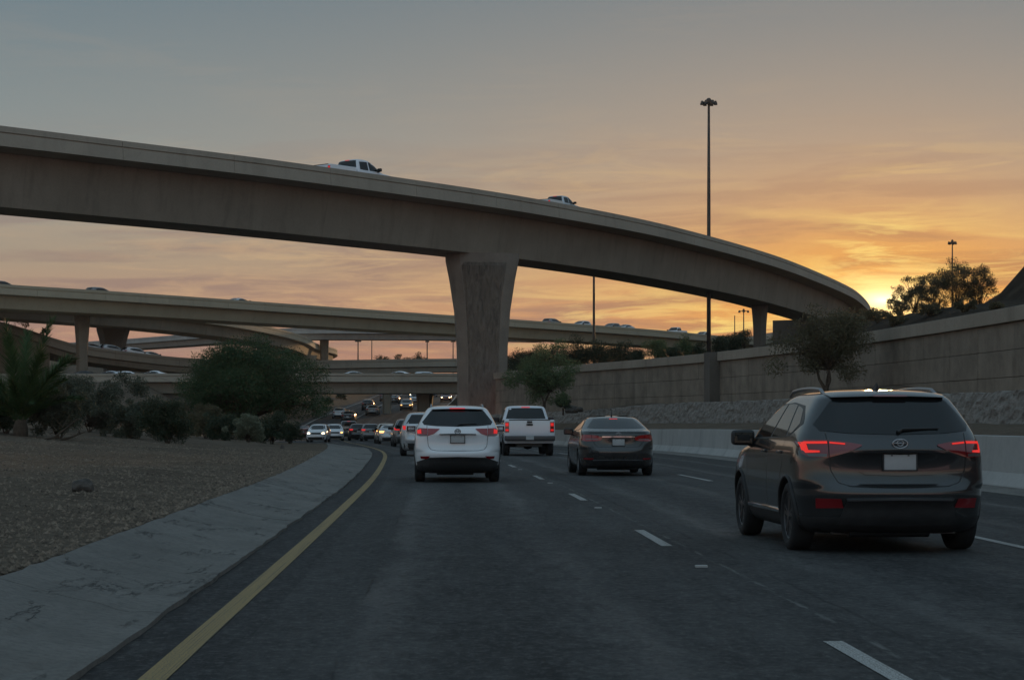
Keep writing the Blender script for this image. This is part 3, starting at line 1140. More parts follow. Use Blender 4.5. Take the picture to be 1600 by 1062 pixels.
c2_ = under(P1, 1186, 4.8)
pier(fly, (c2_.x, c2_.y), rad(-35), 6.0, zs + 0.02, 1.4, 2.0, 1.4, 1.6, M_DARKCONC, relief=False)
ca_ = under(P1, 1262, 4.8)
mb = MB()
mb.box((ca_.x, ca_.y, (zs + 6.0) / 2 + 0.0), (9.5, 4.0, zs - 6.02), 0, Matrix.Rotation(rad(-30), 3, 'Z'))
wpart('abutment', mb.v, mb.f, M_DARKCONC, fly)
i0 = nearest(P1, -420)
d0, l0 = frame(P1, i0)
c0_ = P1[i0] + l0 * 4.8
pier(fly, (c0_.x, c0_.y), rad(30), 0.0, zs + 0.02, 4.0, 6.1, 2.6, 3.0, relief=False)

# --- second bridge, level, further back, warm tan
ZB2 = 17.35
top2 = [(-160, 431), (0, 443.5), (140, 452.5), (300, 463.5), (500, 478), (700, 492), (820, 500), (1000, 513), (1120, 524), (1220, 533)]
path2 = [(px(x, (ZB2 - CAM_H) * 3010 / (659 - yy)), (ZB2 - CAM_H) * 3010 / (659 - yy), ZB2) for x, yy in top2]
br2, P2 = bridge('overpass_bridge', 'long tan concrete bridge in the middle distance passing behind the big pier', path2, 8.5, 2.75, (-52, 236, 4), M_BRIDGE2, M_PARA2, para=1.15, inset=1.2, over=0.75)
pier(br2, (px(124, 239), 240.5, ), rad(25), 4.0, ZB2 - 2.73, 1.35, 1.95, 1.3, 1.6, M_BRIDGE, relief=False)
ii = nearest(P2, 600)
c = P2[ii] + frame(P2, ii)[1] * 4.2
pier(br2, (px(748, 300), 300), rad(25), 3.0, ZB2 - 2.73, 1.6, 2.4, 1.4, 1.6, M_BRIDGE, relief=False)

# --- ramp curving away under the second bridge
ZB3 = 16.9
path3 = [(px(x, Y), Y, ZB3) for x, Y in ((-120, 222), (0, 236), (120, 249), (200, 259), (300, 276), (380, 297), (440, 324), (478, 352), (497, 385))]
path3 += [(-37.5, 415, ZB3), (-43, 450, ZB3), (-52, 485, ZB3)]
br3, P3 = bridge('curved_ramp', 'dark undersided curved ramp bridge turning away below the tan bridge', path3, 7.5, 2.7, (-54, 262, 4), M_BRIDGE, M_PARA2, para=1.15, inset=1.2, over=0.8)
pier(br3, (px(172, 262), 264), rad(18), 4.0, ZB3 - 2.68, 2.5, 4.4, 1.8, 2.0, M_DARKCONC, relief=False)
pier(br3, (px(480, 372), 372), rad(18), 6.0, ZB3 - 2.68, 2.2, 3.6, 1.8, 2.0, M_BRIDGE, relief=False)

# --- far grey bridge
ZB4 = 20.0
t4 = [(20, 541), (135, 533.5), (190, 530), (260, 524.5), (350, 517.5), (455, 512.5), (560, 512), (715, 513), (860, 516)]
path4 = [(px(x, (ZB4 - CAM_H) * 3010 / (659 - yy)), (ZB4 - CAM_H) * 3010 / (659 - yy), ZB4) for x, yy in t4]
br4, P4 = bridge('distant_bridge', 'far thin grey bridge seen beneath the tan bridge', path4, 8.0, 2.25, (-38, 390, 6), M_GREY, M_GREY, para=1.1, inset=1.3, over=0.7)
pier(br4, (px(506, 386), 387), 0, 6.0, ZB4 - 2.23, 1.5, 1.8, 1.4, 1.5, M_BRIDGE, relief=False)
pier(br4, (px(722, 386), 387), 0, 6.0, ZB4 - 2.23, 1.5, 1.8, 1.4, 1.5, M_BRIDGE, relief=False)

# --- descending ramp on a retaining wall at the left, becoming a bridge to the right
def zpx(y, Y):
    return CAM_H + (659 - y) * Y / 3010


t6 = [(-160, 470, 240), (0, 502, 246), (60, 520, 248), (110, 536, 250), (180, 547, 254), (290, 559, 260), (400, 563, 267), (513, 562.5, 276), (620, 561, 284), (715, 560, 292), (860, 560, 300)]
path6 = [(px(x, Y), Y, zpx(yy, Y)) for x, yy, Y in t6]
br6, P6 = bridge('ramp_viaduct', 'tan ramp descending from the left edge and running behind the big tree', path6, 8.0, 2.0, (-56, 250, 5), M_BRIDGE, M_PARA, para=1.15, inset=0.30, over=0.12)
V, F = [], []
lp = [p for p in P6 if 800 + p.x * 3010 / p.y < 110]
for i, p in enumerate(lp):
    dd, lft = frame(P6, i)
    a, b2 = p + lft * 0.35, p + lft * 7.4
    V += [(a.x, a.y, 3.0), (a.x, a.y, p.z - 1.6), (b2.x, b2.y, p.z - 1.6), (b2.x, b2.y, 3.0)]
for i in range(len(lp) - 1):
    for k in range(4):
        F.append((i * 4 + k, i * 4 + 4 + k, i * 4 + 4 + (k + 1) % 4, i * 4 + (k + 1) % 4))
n = len(lp)
F += [(0, 1, 2, 3), ((n - 1) * 4 + 3, (n - 1) * 4 + 2, (n - 1) * 4 + 1, (n - 1) * 4)]
wpart('ramp_wall', V, F, M_PANEL, br6)
for fx in (330, 520, 640):
    i = nearest(P6, fx)
    c = P6[i] + frame(P6, i)[1] * 4.0
    pier(br6, (c.x, c.y), 0.1, 1.5, P6[i].z - 1.98, 1.3, 1.9, 1.2, 1.4, M_BRIDGE, relief=False)

# --- street overpass straight across the road
ZB7 = 6.9
path7 = [(-75, 222, ZB7), (-51.5, 221, ZB7), (-30, 220, ZB7), (-6, 219.5, ZB7), (6, 219, ZB7)]
br7, P7 = bridge('street_overpass', 'low flat tan overpass spanning straight across the road below the viaducts', path7, 11.0, 2.25, (-22, 224, 0), M_BRIDGE, M_PARA, para=0.95, inset=0.85, over=0.6)
for xx in (-33.0, -10.2, -1.0):
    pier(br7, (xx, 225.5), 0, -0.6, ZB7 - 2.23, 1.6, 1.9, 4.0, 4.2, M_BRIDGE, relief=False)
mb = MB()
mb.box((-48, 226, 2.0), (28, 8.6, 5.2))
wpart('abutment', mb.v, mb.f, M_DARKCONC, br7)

# ================================================================== light masts
def mast(label, x, Y, z0, z1, r0, r1, heads=6, hr=1.0, group='high mast lights'):
    root = thing('light_mast', label, 'light mast', (px(x, Y), Y, z0), 0, group)
    H = z1 - z0
    mb = MB()
    mb.tube([(0, 0, -0.5), (0, 0, H * 0.33), (0, 0, H * 0.66), (0, 0, H)], [r0, r0 * 0.75 + r1 * 0.25, (r0 + r1) / 2, r1], 10)
    obj('pole', mb.mesh('pole', [M_STEEL], True), root)
    if heads:
        mb = MB()
        mb.lathe([(-0.25, r1 * 1.3), (-0.2, r1 * 2.4), (0.25, r1 * 2.4), (0.45, r1 * 1.2)], 'Z', 10, c=(0, 0, H))
        n = 20
        mb.tube([(hr * 0.62 * math.cos(2 * math.pi * k / n), hr * 0.62 * math.sin(2 * math.pi * k / n), H) for k in range(n + 1)], 0.05, 5, caps=False)
        obj('ring_carriage', mb.mesh('ring_carriage', [M_STEEL]), root)
        for k in range(heads):
            a = 2 * math.pi * k / heads
            mb = MB()
            R = Matrix.Rotation(a, 3, 'Z')
            mb.tube([R @ Vector((r1, 0, H + 0.02)), R @ Vector((hr * 0.7, 0, H + 0.05))], 0.045, 5)
            mb.lathe([(-0.30, 0.20 * hr), (-0.24, 0.23 * hr), (-0.05, 0.19 * hr), (0.12, 0.12 * hr), (0.18, 0.04)], 'Z', 10, c=tuple(R @ Vector((hr * 0.78, 0, H))))
            obj('lamp', mb.mesh('lamp', [M_STEEL], False), root)
    return root


mast('tall dark light mast standing clear above the flyover right of centre', 1107.5, 212, 6.5, zpx(160, 212), 0.26, 0.13, 6, 0.95)
mast('thin light mast seen only below the flyover, between big pier and tall mast', 928, 262, 7.0, zpx(372, 262), 0.20, 0.12, 6, 0.9)
mast('small light mast rising out of the hilltop bush at far right', 1488, 300, 12.0, zpx(379, 300), 0.15, 0.09, 6, 0.72)
mast('distant light mast left of big pier, with wide crossed head', 559.5, 470, 8.0, zpx(532, 470), 0.2, 0.14, 6, 0.8)
mast('distant bare pole right of the crossed-head mast', 581, 520, 8.0, zpx(531, 520), 0.17, 0.12, 0)
mast('distant light mast just left of the big pier, farther from its edge', 667.5, 500, 8.0, zpx(533, 500), 0.22, 0.14, 4, 0.5)
mast('distant pole touching the left edge of the big pier', 708, 480, 8.0, zpx(533, 480), 0.18, 0.12, 4, 0.6)
mast('distant thin bare pole in the orange gap left of the second flyover pier', 1148, 420, 9.0, zpx(493, 420), 0.14, 0.1, 0)
mast('distant lamp pole in the orange gap touching the second flyover pier', 1162, 380, 9.0, zpx(486, 380), 0.16, 0.1, 2, 1.1)

# ================================================================== vegetation


def leaf_mesh(name, cent, n, rng, size, m, droop=0.0, aspect=0.45, up=0.0):
    """cent: list of (centre, radius) clumps; n leaves total, small quads"""
    cent = [(np.array(c, float), r) for c, r in cent]
    wts = np.array([r ** 2 for c, r in cent])
    wts /= wts.sum()
    idx = rng.choice(len(cent), size=n, p=wts)
    C = np.array([c for c, r in cent])[idx]
    Rr = np.array([r for c, r in cent])[idx]
    dv = rng.normal(size=(n, 3))
    dv /= np.linalg.norm(dv, axis=1)[:, None] + 1e-9
    rr = Rr * rng.random(n) ** 0.45
    P = C + dv * rr[:, None] * np.array([1.0, 1.0, 0.8])
    A = rng.normal(size=(n, 3)) + dv * 0.7
    A[:, 2] += up - droop
    A /= np.linalg.norm(A, axis=1)[:, None]
    B = np.cross(A, rng.normal(size=(n, 3)))
    B /= np.linalg.norm(B, axis=1)[:, None] + 1e-9
    s = size * (0.6 + 0.8 * rng.random(n))
    a, b = A * s[:, None], B * (s * aspect * 0.5)[:, None]
    V = np.empty((n, 4, 3))
    V[:, 0] = P
    V[:, 1] = P + a * 0.5 + b
    V[:, 2] = P + a
    V[:, 3] = P + a * 0.5 - b
    me = bpy.data.meshes.new(name)
    me.vertices.add(n * 4)
    me.vertices.foreach_set('co', V.ravel())
    me.loops.add(n * 4)
    me.loops.foreach_set('vertex_index', np.arange(n * 4, dtype=np.int32))
    me.polygons.add(n)
    me.polygons.foreach_set('loop_start', np.arange(0, n * 4, 4, dtype=np.int32))
    me.materials.append(m)
    me.update(calc_edges=True)
    return me


def plant(name, label, cat, loc, rx, ry, h, z_low, n, leaf, m, seed, clumps=40, trunk=0.12, trunk_n=1, group=None, droop=0.2, up=0.0, cr=0.22, aspect=0.45, flat=1.0, fork=0.25, twigs=True, open_=0.55):
    """tree or shrub: trunk/limbs mesh + crown mesh. crown = ellipsoid rx,ry between z_low and h"""
    rng = np.random.default_rng(seed)
    rnd = random.Random(seed)
    root = thing(name, label, cat, loc, 0, group)
    zc, rz = (h + z_low) / 2, (h - z_low) / 2
    cents = []
    k = 0
    while len(cents) < clumps and k < 5000:
        k += 1
        p = rng.normal(size=3)
        p /= np.linalg.norm(p)
        rr = rng.random() ** open_
        q = p * rr
        lump = 0.80 + 0.62 * mnoise.noise(Vector(tuple(p * 1.7)) + Vector((seed * 1.37, 0, 0)))
        c = np.array([q[0] * rx * lump, q[1] * ry * lump, zc + q[2] * rz * lump * (flat if q[2] > 0 else 1.0)])
        if c[2] < 0.05 * h:
            continue
        cents.append((c, cr * min(rx, rz) * rnd.uniform(0.45, 1.55)))
    mb = MB()
    fz = h * fork
    for ti in range(trunk_n):
        a = 2 * math.pi * (ti + rnd.random() * 0.5) / trunk_n
        lean = Vector((math.cos(a), math.sin(a), 0)) * (0.0 if trunk_n == 1 else 0.35 * fz)
        b0 = Vector((math.cos(a), math.sin(a), 0)) * (0.0 if trunk_n == 1 else trunk * 0.8)
        top = b0 + lean + Vector((rnd.uniform(-.1, .1) * fz, rnd.uniform(-.1, .1) * fz, fz))
        mid = (b0 + top) / 2 + Vector((rnd.uniform(-.12, .12) * fz, rnd.uniform(-.12, .12) * fz, 0))
        mb.tube([b0 - Vector((0, 0, 0.25)), b0 + Vector((0, 0, 0.05)), mid, top], [trunk * 1.35, trunk * 1.15, trunk * 0.9, trunk * 0.75], 8)
        mine = [c for j, (c, r) in enumerate(cents) if j % trunk_n == ti]
        for c in mine:
            e = Vector(c)
            m1 = top.lerp(e, 0.45) + Vector((rnd.uniform(-.08, .08) * rx, rnd.uniform(-.08, .08) * rx, rnd.uniform(0.0, 0.12) * h))
            mb.tube([top - Vector((0, 0, trunk * 0.3)), m1, e], [trunk * 0.42, trunk * 0.22, trunk * 0.06 + 0.004], 5)
            if twigs:
                for q in range(3):
                    tip = e + Vector(tuple(rng.normal(size=3) * cr * min(rx, rz) * 0.8))
                    mb.tube([m1.lerp(e, 0.6), tip], [trunk * 0.09 + 0.004, 0.003], 3)
    obj('trunk', mb.mesh('trunk', [M_BARK], True), root)
    obj('crown', leaf_mesh('crown', cents, n, rng, leaf, m, droop, aspect, up), root)
    return root


def gz(x, y):
    return left_h(x, y)


def at(xp, Y, dz=0.0):
    X = px(xp, Y)
    return (X, Y, gz(X, Y) - 0.05 + dz)


# big spreading mesquite left of the road
plant('mesquite_tree', 'large dark spreading mesquite tree in the gravel left of the road', 'tree', at(382, 106), 4.55, 3.6, 6.1, 0.55, 110000, 0.12, M_LEAF_MESQ, 11, clumps=210, trunk=0.16, trunk_n=3, droop=0.6, cr=0.27, fork=0.22, open_=0.38, aspect=0.32)
# shrubs along the gravel, left to right
SH = [
    ('tangled_shrub', 'tangled grey green shrub just right of the palm', 92, 64, 1.35, 1.75, 16000, 0.075, M_LEAF_SCRUB, 21),
    ('tangled_shrub', 'broad low shrub behind the tangled one, below the overpass slope', 140, 84, 2.5, 2.7, 26000, 0.085, M_LEAF_SCRUB, 22),
    ('tangled_shrub', 'mid sized shrub left of the round dark bush, touching it', 205, 75, 1.75, 1.85, 20000, 0.08, M_LEAF_SCRUB, 23),
    ('round_bush', 'dense dark round bush standing out on the gravel left', 262, 70, 1.0, 1.72, 22000, 0.07, M_LEAF_DARK, 24),
    ('tangled_shrub', 'loose shrub under the left side of the big mesquite', 322, 96, 1.7, 2.0, 15000, 0.085, M_LEAF_OLIVE, 25),
    ('round_bush', 'small dark bush between the olive shrub and pale sage', 350, 93, 0.95, 1.45, 12000, 0.075, M_LEAF_DARK, 26),
    ('sage_bush', 'pale grey green sage bush below the big mesquite', 388, 92, 1.1, 1.4, 15000, 0.085, M_LEAF_PALE, 27),
    ('round_bush', 'dark bush right of the pale sage', 425, 94, 1.0, 1.55, 13000, 0.075, M_LEAF_DARK, 28),
    ('round_bush', 'smaller round bush at the gravel tip nearest the oncoming cars', 453, 96, 0.62, 1.15, 9000, 0.07, M_LEAF_DARK, 29),
    ('tangled_shrub', 'dark shrub at the left picture edge beneath the palm', 10, 66, 1.8, 1.75, 16000, 0.085, M_LEAF_DARK, 30),
    ('tangled_shrub', 'pale scrub half hidden behind the round dark bush', 300, 104, 1.8, 1.8, 11000, 0.085, M_LEAF_OLIVE, 31),
    ('tangled_shrub', 'large leafy shrub behind the palm and tangled shrub', 70, 78, 2.2, 2.6, 20000, 0.09, M_LEAF_SCRUB, 32),
]
for nm, lb, xp, Y, r, h, n, lf, m, sd_ in SH:
    plant(nm, lb, 'shrub', at(xp, Y), r, r * 0.9, h, 0.05, n, lf, m, sd_, clumps=46, trunk=0.035, trunk_n=4, group='shrubs on the gravel', droop=0.0, up=0.35, cr=0.34 if nm == 'round_bush' else 0.26, fork=0.12, twigs=False, open_=0.5)
# dry debris heap by the palm
rng = random.Random(5)
for k, (xp, Y, lb) in enumerate(((84, 61.5, 'dry leaning dead branch on the gravel in front of the palm'), (108, 62.5, 'forked dead branch lying right of the leaning one'))):
    X, Yy, Z = at(xp, Y)
    rt = thing('dead_branch', lb, 'branch', (X, Yy, Z), 0, 'dead branches')
    mb = MB()
    tip = Vector((0.75 if k == 0 else 0.5, 0.1, 0.75 if k == 0 else 0.35))
    mb.tube([(-0.5, 0, 0.05), (0, 0.05, 0.16), tuple(tip)], [0.05, 0.04, 0.012], 6)
    for j in range(9):
        b0 = Vector((-0.5, 0, 0.05)).lerp(tip, rng.random())
        mb.tube([b0, b0 + Vector((rng.uniform(-.4, .4), rng.uniform(-.3, .3), rng.uniform(0, .45)))], [0.016, 0.004], 4)
    obj('wood', mb.mesh('wood', [M_BARK]), rt)

# palm at the left edge: feathery upright fronds
X, Yy, Z = at(32, 63)
palm = thing('palm', 'bushy dark green palm with upright feathery fronds at the left edge', 'palm', (X, Yy, Z))
mb = MB()
mb.tube([(0, 0, -0.2), (0, 0, 0.3), (0.02, 0, 0.6)], [0.26, 0.24, 0.16], 12)
obj('trunk', mb.mesh('trunk', [M_BARK], True), palm)
rng = random.Random(12)
FR = [(0.15, 0.26, 3.5), (3.0, 0.12, 3.3), (3.3, 0.52, 3.1), (-0.4, 0.75, 2.9), (2.6, 0.85, 2.9), (1.6, 0.3, 3.1), (4.6, 0.35, 2.9), (5.4, 0.6, 2.7), (0.8, 0.65, 2.8)]
FR += [(2.399 * k, 0.75 + 0.05 * k, rng.uniform(1.7, 2.3)) for k in range(13)]
for k, (a, lean, L) in enumerate(FR):
    hd = Vector((math.cos(a), math.sin(a), 0))
    mb = MB()
    P = [Vector((0, 0, 0.5)) + hd * 0.1]
    for s_ in range(1, 11):
        t = s_ / 10
        th = lean * (0.55 + 0.85 * t)
        P.append(P[-1] + (hd * math.sin(th) + Vector((0, 0, math.cos(th)))) * (L / 10))
    mb.tube(P, [0.024 * (1 - 0.8 * i / 10) for i in range(11)], 5)
    side = hd.cross(Vector((0, 0, 1))).normalized()
    for s_ in range(150):
        t = 0.14 + 0.86 * s_ / 149
        f = t * 10
        i = min(9, int(f))
        p = P[i].lerp(P[i + 1], f - i)
        d = (P[i + 1] - P[i]).normalized()
        ll = (0.62 if k < 9 else 0.4) * math.sin(math.pi * min(1, 0.22 + 0.70 * t)) ** 0.6 * rng.uniform(0.75, 1.1)
        nrm = side.cross(d)
        for sg in (-1, 1):
            e = p + (side * sg * rng.uniform(0.25, 0.8) + d * 0.85 + nrm * rng.uniform(-0.5, 0.5)) * ll
            mb.add([p - d * 0.030, p + d * 0.030, e], [(0, 1, 2)])
    obj('frond', mb.mesh('frond', [M_PALM]), palm)

# trees by the right wall
plant('wall_tree', 'olive brown leafed tree with forked trunk in front of the panel wall', 'tree', (px(1291, 84), 84, 2.75), 2.55, 1.7, 4.0, 0.2, 20000, 0.10, M_LEAF_OLIVE, 44, clumps=85, trunk=0.07, trunk_n=3, droop=0.1, cr=0.25, fork=0.22, open_=0.40)
plant('green_tree', 'small bright green leaning tree beside the big pier', 'tree', (px(850, 127), 127, 2.15), 2.7, 1.7, 4.4, 0.55, 22000, 0.11, M_LEAF_GREEN, 45, clumps=75, trunk=0.06, trunk_n=2, droop=0.5, cr=0.25, fork=0.25, open_=0.45)
plant('round_bush', 'dark bush at the foot of the wall right of the green tree', 'shrub', (px(880, 129), 129, 2.05), 0.6, 0.6, 1.2, 0.05, 4000, 0.09, M_LEAF_DARK, 43, clumps=25, trunk=0.03, trunk_n=3, cr=0.3, twigs=False)
# hilltop bushes in front of the sunset
HB = [(1404, 126, 1.0, 1.6, 2600, 'leftmost small wispy bush on the hill crest beside the setting sun'),
      (1430, 128, 1.7, 3.0, 6500, 'second wispy bush on the hill crest right of the sun'),
      (1462, 129, 1.8, 3.3, 7000, 'third wispy bush on the hill crest, left of the small mast'),
      (1496, 130, 2.0, 4.0, 8500, 'tallest wispy bush on the hill crest in front of the small mast'),
      (1530, 130, 1.6, 3.6, 6500, 'rightmost wispy bush on the hill crest')]
for k, (xp, Y, r, h, n, lb) in enumerate(HB):
    X = px(xp, Y)
    plant('hilltop_bush', lb, 'shrub', (X, Y, hill_h(X, Y) - 0.12), r, r, h, 0.1, n, 0.13, M_LEAF_OLIVE, 60 + k, clumps=60, trunk=0.035, trunk_n=6, group='hilltop bushes', droop=-0.2, up=0.8, cr=0.17, fork=0.12, aspect=0.25, open_=0.36)
# scrub on the dark slope below them
for k, (xp, Y, r, h) in enumerate(((1400, 112, 1.0, 1.0), (1452, 108, 1.1, 1.1), (1505, 104, 0.9, 0.9), (1556, 100, 0.6, 0.7), (1370, 118, 1.2, 1.2), (1330, 120, 1.3, 1.6))):
    X = px(xp, Y)
    nm_ = ['low scrub below the leftmost hilltop bush', 'low scrub in the middle of the dark slope', 'low scrub under the tallest hilltop bush', 'tiny scrub above the wall coping at far right', 'scrub on the slope directly below the sun', 'scrub on the slope behind the olive tree'][k]
    plant('slope_scrub', nm_, 'shrub', (X, Y, hill_h(X, Y) - 0.1), r, r, h, 0.02, 3500, 0.09, M_LEAF_OLIVE, 80 + k, clumps=26, trunk=0.025, trunk_n=4, group='scrub on the hillside', cr=0.3, twigs=False, up=0.3)
# row of trees and bushes on the plateau behind the wall
ROW = [(808, 196, 1.6, 3.1, M_LEAF_DARK), (838, 190, 1.8, 3.2, M_LEAF_DARK), (872, 186, 2.0, 3.3, M_LEAF_DARK), (905, 182, 2.1, 3.5, M_LEAF_DARK), (940, 184, 1.7, 2.8, M_LEAF_DARK), (968, 180, 1.5, 2.6, M_LEAF_DARK), (994, 182, 1.1, 2.1, M_LEAF_DARK),
       (1028, 186, 1.35, 2.5, M_LEAF_GREEN), (1052, 184, 0.75, 1.6, M_LEAF_DARK), (1072, 188, 1.1, 2.2, M_LEAF_GREEN), (1092, 184, 0.7, 1.5, M_LEAF_DARK), (1124, 188, 0.9, 1.7, M_LEAF_DARK), (1143, 190, 1.0, 1.9, M_LEAF_DARK), (1160, 192, 0.8, 2.0, M_LEAF_OLIVE)]
ordn = ['first', 'second', 'third', 'fourth', 'fifth', 'sixth', 'seventh', 'eighth', 'ninth', 'tenth', 'eleventh', 'twelfth', 'thirteenth', 'last']
for k, (xp, Y, r, h, m) in enumerate(ROW):
    X = px(xp, Y)
    plant('plateau_bush', f'{ordn[k]} bush from the big pier in the row above the panel wall', 'shrub', (X, Y, hill_h(X, Y) - 0.1), r * 1.15, r, h + 0.5, 0.1, int(5200 * r), 0.13, m, 100 + k, clumps=44, trunk=0.05, trunk_n=2, group='bushes on the plateau behind the wall', cr=0.32, fork=0.2, twigs=False)
# far treetops beyond the viaduct
for k, (xp, r) in enumerate(((588, 1.6), (604, 1.9), (619, 1.3), (632, 2.1), (646, 2.0), (655, 1.4))):
    Y = 330
    plant('far_tree', f'{ordn[k]} far treetop from the left above the viaduct, left of big pier', 'tree', (px(xp, Y), Y, 7.2), r, r, 5.6 + 0.25 * r - 0.2 * (k % 2), 2.0, 2200, 0.22, M_LEAF_DARK, 140 + k, clumps=26, trunk=0.12, group='far treetops', cr=0.3, twigs=False)
# scrub by the far road
rng = random.Random(77)
for k in range(9):
    Y = 238 + k * 14
    X = XL(Y) - rng.uniform(2.5, 9)
    plant('roadside_scrub', f'{ordn[k]} nearest dark scrub on the left bank of the far road', 'shrub', (X, Y, left_h(X, Y) - 0.1), rng.uniform(1.0, 1.9), 1.4, rng.uniform(1.2, 2.2), 0.05, 1500, 0.2, M_LEAF_DARK, 160 + k, clumps=20, trunk=0.04, trunk_n=2, group='scrub along the far road', cr=0.34, twigs=False)
# wiry weeds sticking up over the left ramp wall
for k, (xp, yy) in enumerate(((20, 506), (35, 509), (66, 520))):
    Y = 247
    plant('wall_weed', ['leftmost', 'middle', 'rightmost'][k] + ' thin wiry weed over the left ramp parapet', 'weed', (px(xp, Y), Y + 1.2, zpx(yy, Y) - 1.2), 0.8, 0.6, 3.2 - k * 0.6, 1.0, 220, 0.28, M_LEAF_OLIVE, 190 + k, clumps=9, trunk=0.03, trunk_n=2, group='weeds on the ramp', cr=0.3, up=0.6, open_=0.35)

# rock and stones on the gravel
def boulder(name, label, loc, s, seed, group=None):
    bm = bmesh.new()
    bmesh.ops.create_icosphere(bm, subdivisions=3, radius=1.0)
    for v in bm.verts:
        n = 1 + 0.28 * mnoise.noise(v.co * 1.1 + Vector((seed, 0, 0))) + 0.10 * mnoise.noise(v.co * 3.1 + Vector((0, seed, 0)))
        c = v.co * n
        c.x = max(-0.82, min(0.82, c.x))
        v.co = Vector((c.x * s[0], c.y * s[1], max(c.z, -0.62) * s[2]))
    me = bpy.data.meshes.new(name)
    bm.to_mesh(me)
    bm.free()
    me.materials.append(M_ROCK)
    return tag(obj(name, me, None, loc), label, 'rock', group)


X, Yy, Z = at(130, 27.3)
boulder('boulder', 'lone brown rock lying on the gravel at left', (X, Yy, Z + 0.12), (0.175, 0.15, 0.115), 3)
X, Yy, Z = at(441, 78)
boulder('boulder', 'tiny dark stone on the gravel far up near the road bend', (X, Yy, Z + 0.08), (0.10, 0.1, 0.13), 9)
for k, (xp, Y, s, lb) in enumerate(((893, 131, 0.42, 'pale boulder on the stone band right of the green tree, larger one'), (905, 130, 0.26, 'small pale boulder beside the larger one right of the green tree'))):
    o = boulder('boulder', lb, (px(xp, Y), Y, 2.15), (s * 1.3, s, s * 0.8), 14 + k)
# loose pebbles: uncountable
rng = np.random.default_rng(4)
V, F = [], []
for k in range(34000):
    y = 9 + 62 * rng.random() ** 1.5
    u = 0.05 + 9 * rng.random() ** 1.3
    x = XL(y) - APW(y) - u
    if x / y < -0.30:
        continue
    z = left_h(x, y)
    s = 0.010 + 0.030 * rng.random() ** 2.2
    o = len(V)
    a = rng.random() * 3
    ca, sa = math.cos(a) * s, math.sin(a) * s
    V += [(x + ca, y + sa, z), (x - sa, y + ca, z), (x - ca * 1.3, y - sa * 1.3, z), (x + sa, y - ca, z), (x + 0.3 * ca, y, z + s * 0.95)]
    F += [(o, o + 1, o + 4), (o + 1, o + 2, o + 4), (o + 2, o + 3, o + 4), (o + 3, o, o + 4)]
g = struct('gravel', V, F, M_PEBBLE, False, 'stuff')
tag(g, 'loose brown pebbles scattered over the roadside ground', 'gravel')

# ================================================================== vehicles (local frame: +Y forward, z=0 ground, rear at -y)
NS_KEYS = ('r', 'f', 'w', 'R', 'p', 'Rf')


class Body:
    """horizontal rings: rounded-rectangle plan with half width w, rear at -r, front at f"""
    def __init__(self, st, taper=0.035):
        self.st = st
        self.fn = interp([tuple(s) for s in st])
        self.z0, self.z1 = st[0][0], st[-1][0]
        self.tap = taper

    def par(self, z):
        return self.fn(max(self.z0, min(self.z1, z)))

    def rear(self, x, z, d=0.0):
        r, f, w_, R, p, Rf = self.par(z)
        q = min(0.9995, abs(x) / w_)
        return Vector((x, -(r - R) - R * (1 - q ** p) ** (1 / p) - d, z))

    def front(self, x, z, d=0.0):
        r, f, w_, R, p, Rf = self.par(z)
        q = min(0.9995, abs(x) / w_)
        return Vector((x, (f - Rf) + Rf * (1 - q ** p) ** (1 / p) + d, z))

    def side(self, y, z, sg, d=0.0):
        r, f, w_, R, p, Rf = self.par(z)
        x = w_
        if y < -(r - R):
            q = min(1.0, (-(r - R) - y) / R)
            x = w_ * (1 - q ** p) ** (1 / p)
        elif y > f - Rf:
            q = min(1.0, (y - (f - Rf)) / Rf)
            x = w_ * (1 - q ** p) ** (1 / p)
        return Vector((sg * (x + d), y, z))

    def ring(self, z, nq, ns, nf, par=None):
        r, f, w_, R, p, Rf = par if par is not None else self.par(z)
        half = []
        for k in range(nq):
            th = math.pi / 2 * k / nq
            half.append((w_ * math.sin(th) ** (2 / p), -(r - R) - R * math.cos(th) ** (2 / p)))
        y0, y1 = -(r - R), f - Rf
        for k in range(ns):
            half.append((w_, y0 + (y1 - y0) * k / (ns - 1)))
        for k in range(1, nf + 1):
            th = math.pi / 2 * (1 - k / nf)
            half.append((w_ * max(0, math.sin(th)) ** (2 / p), (f - Rf) + Rf * math.cos(th) ** (2 / p)))
        pts = half + [(-x, y) for x, y in half[-2:0:-1]]
        return [(x, y, z) for x, y in pts]

    def build(self, zs, nq=14, ns=16, nf=8, explicit=None):
        V, F = [], []
        rings = [self.ring(z, nq, ns, nf) for z in zs] if explicit is None else [self.ring(e[0], nq, ns, nf, e[1:]) for e in explicit]
        n = len(rings[0])
        for r in rings:
            V += r
        for i in range(len(rings) - 1):
            for k in range(n):
                F.append((i * n + k, i * n + (k + 1) % n, (i + 1) * n + (k + 1) % n, (i + 1) * n + k))
        F.append(tuple(range(n))[::-1])
        F.append(tuple((len(rings) - 1) * n + k for k in range(n)))
        return V, F


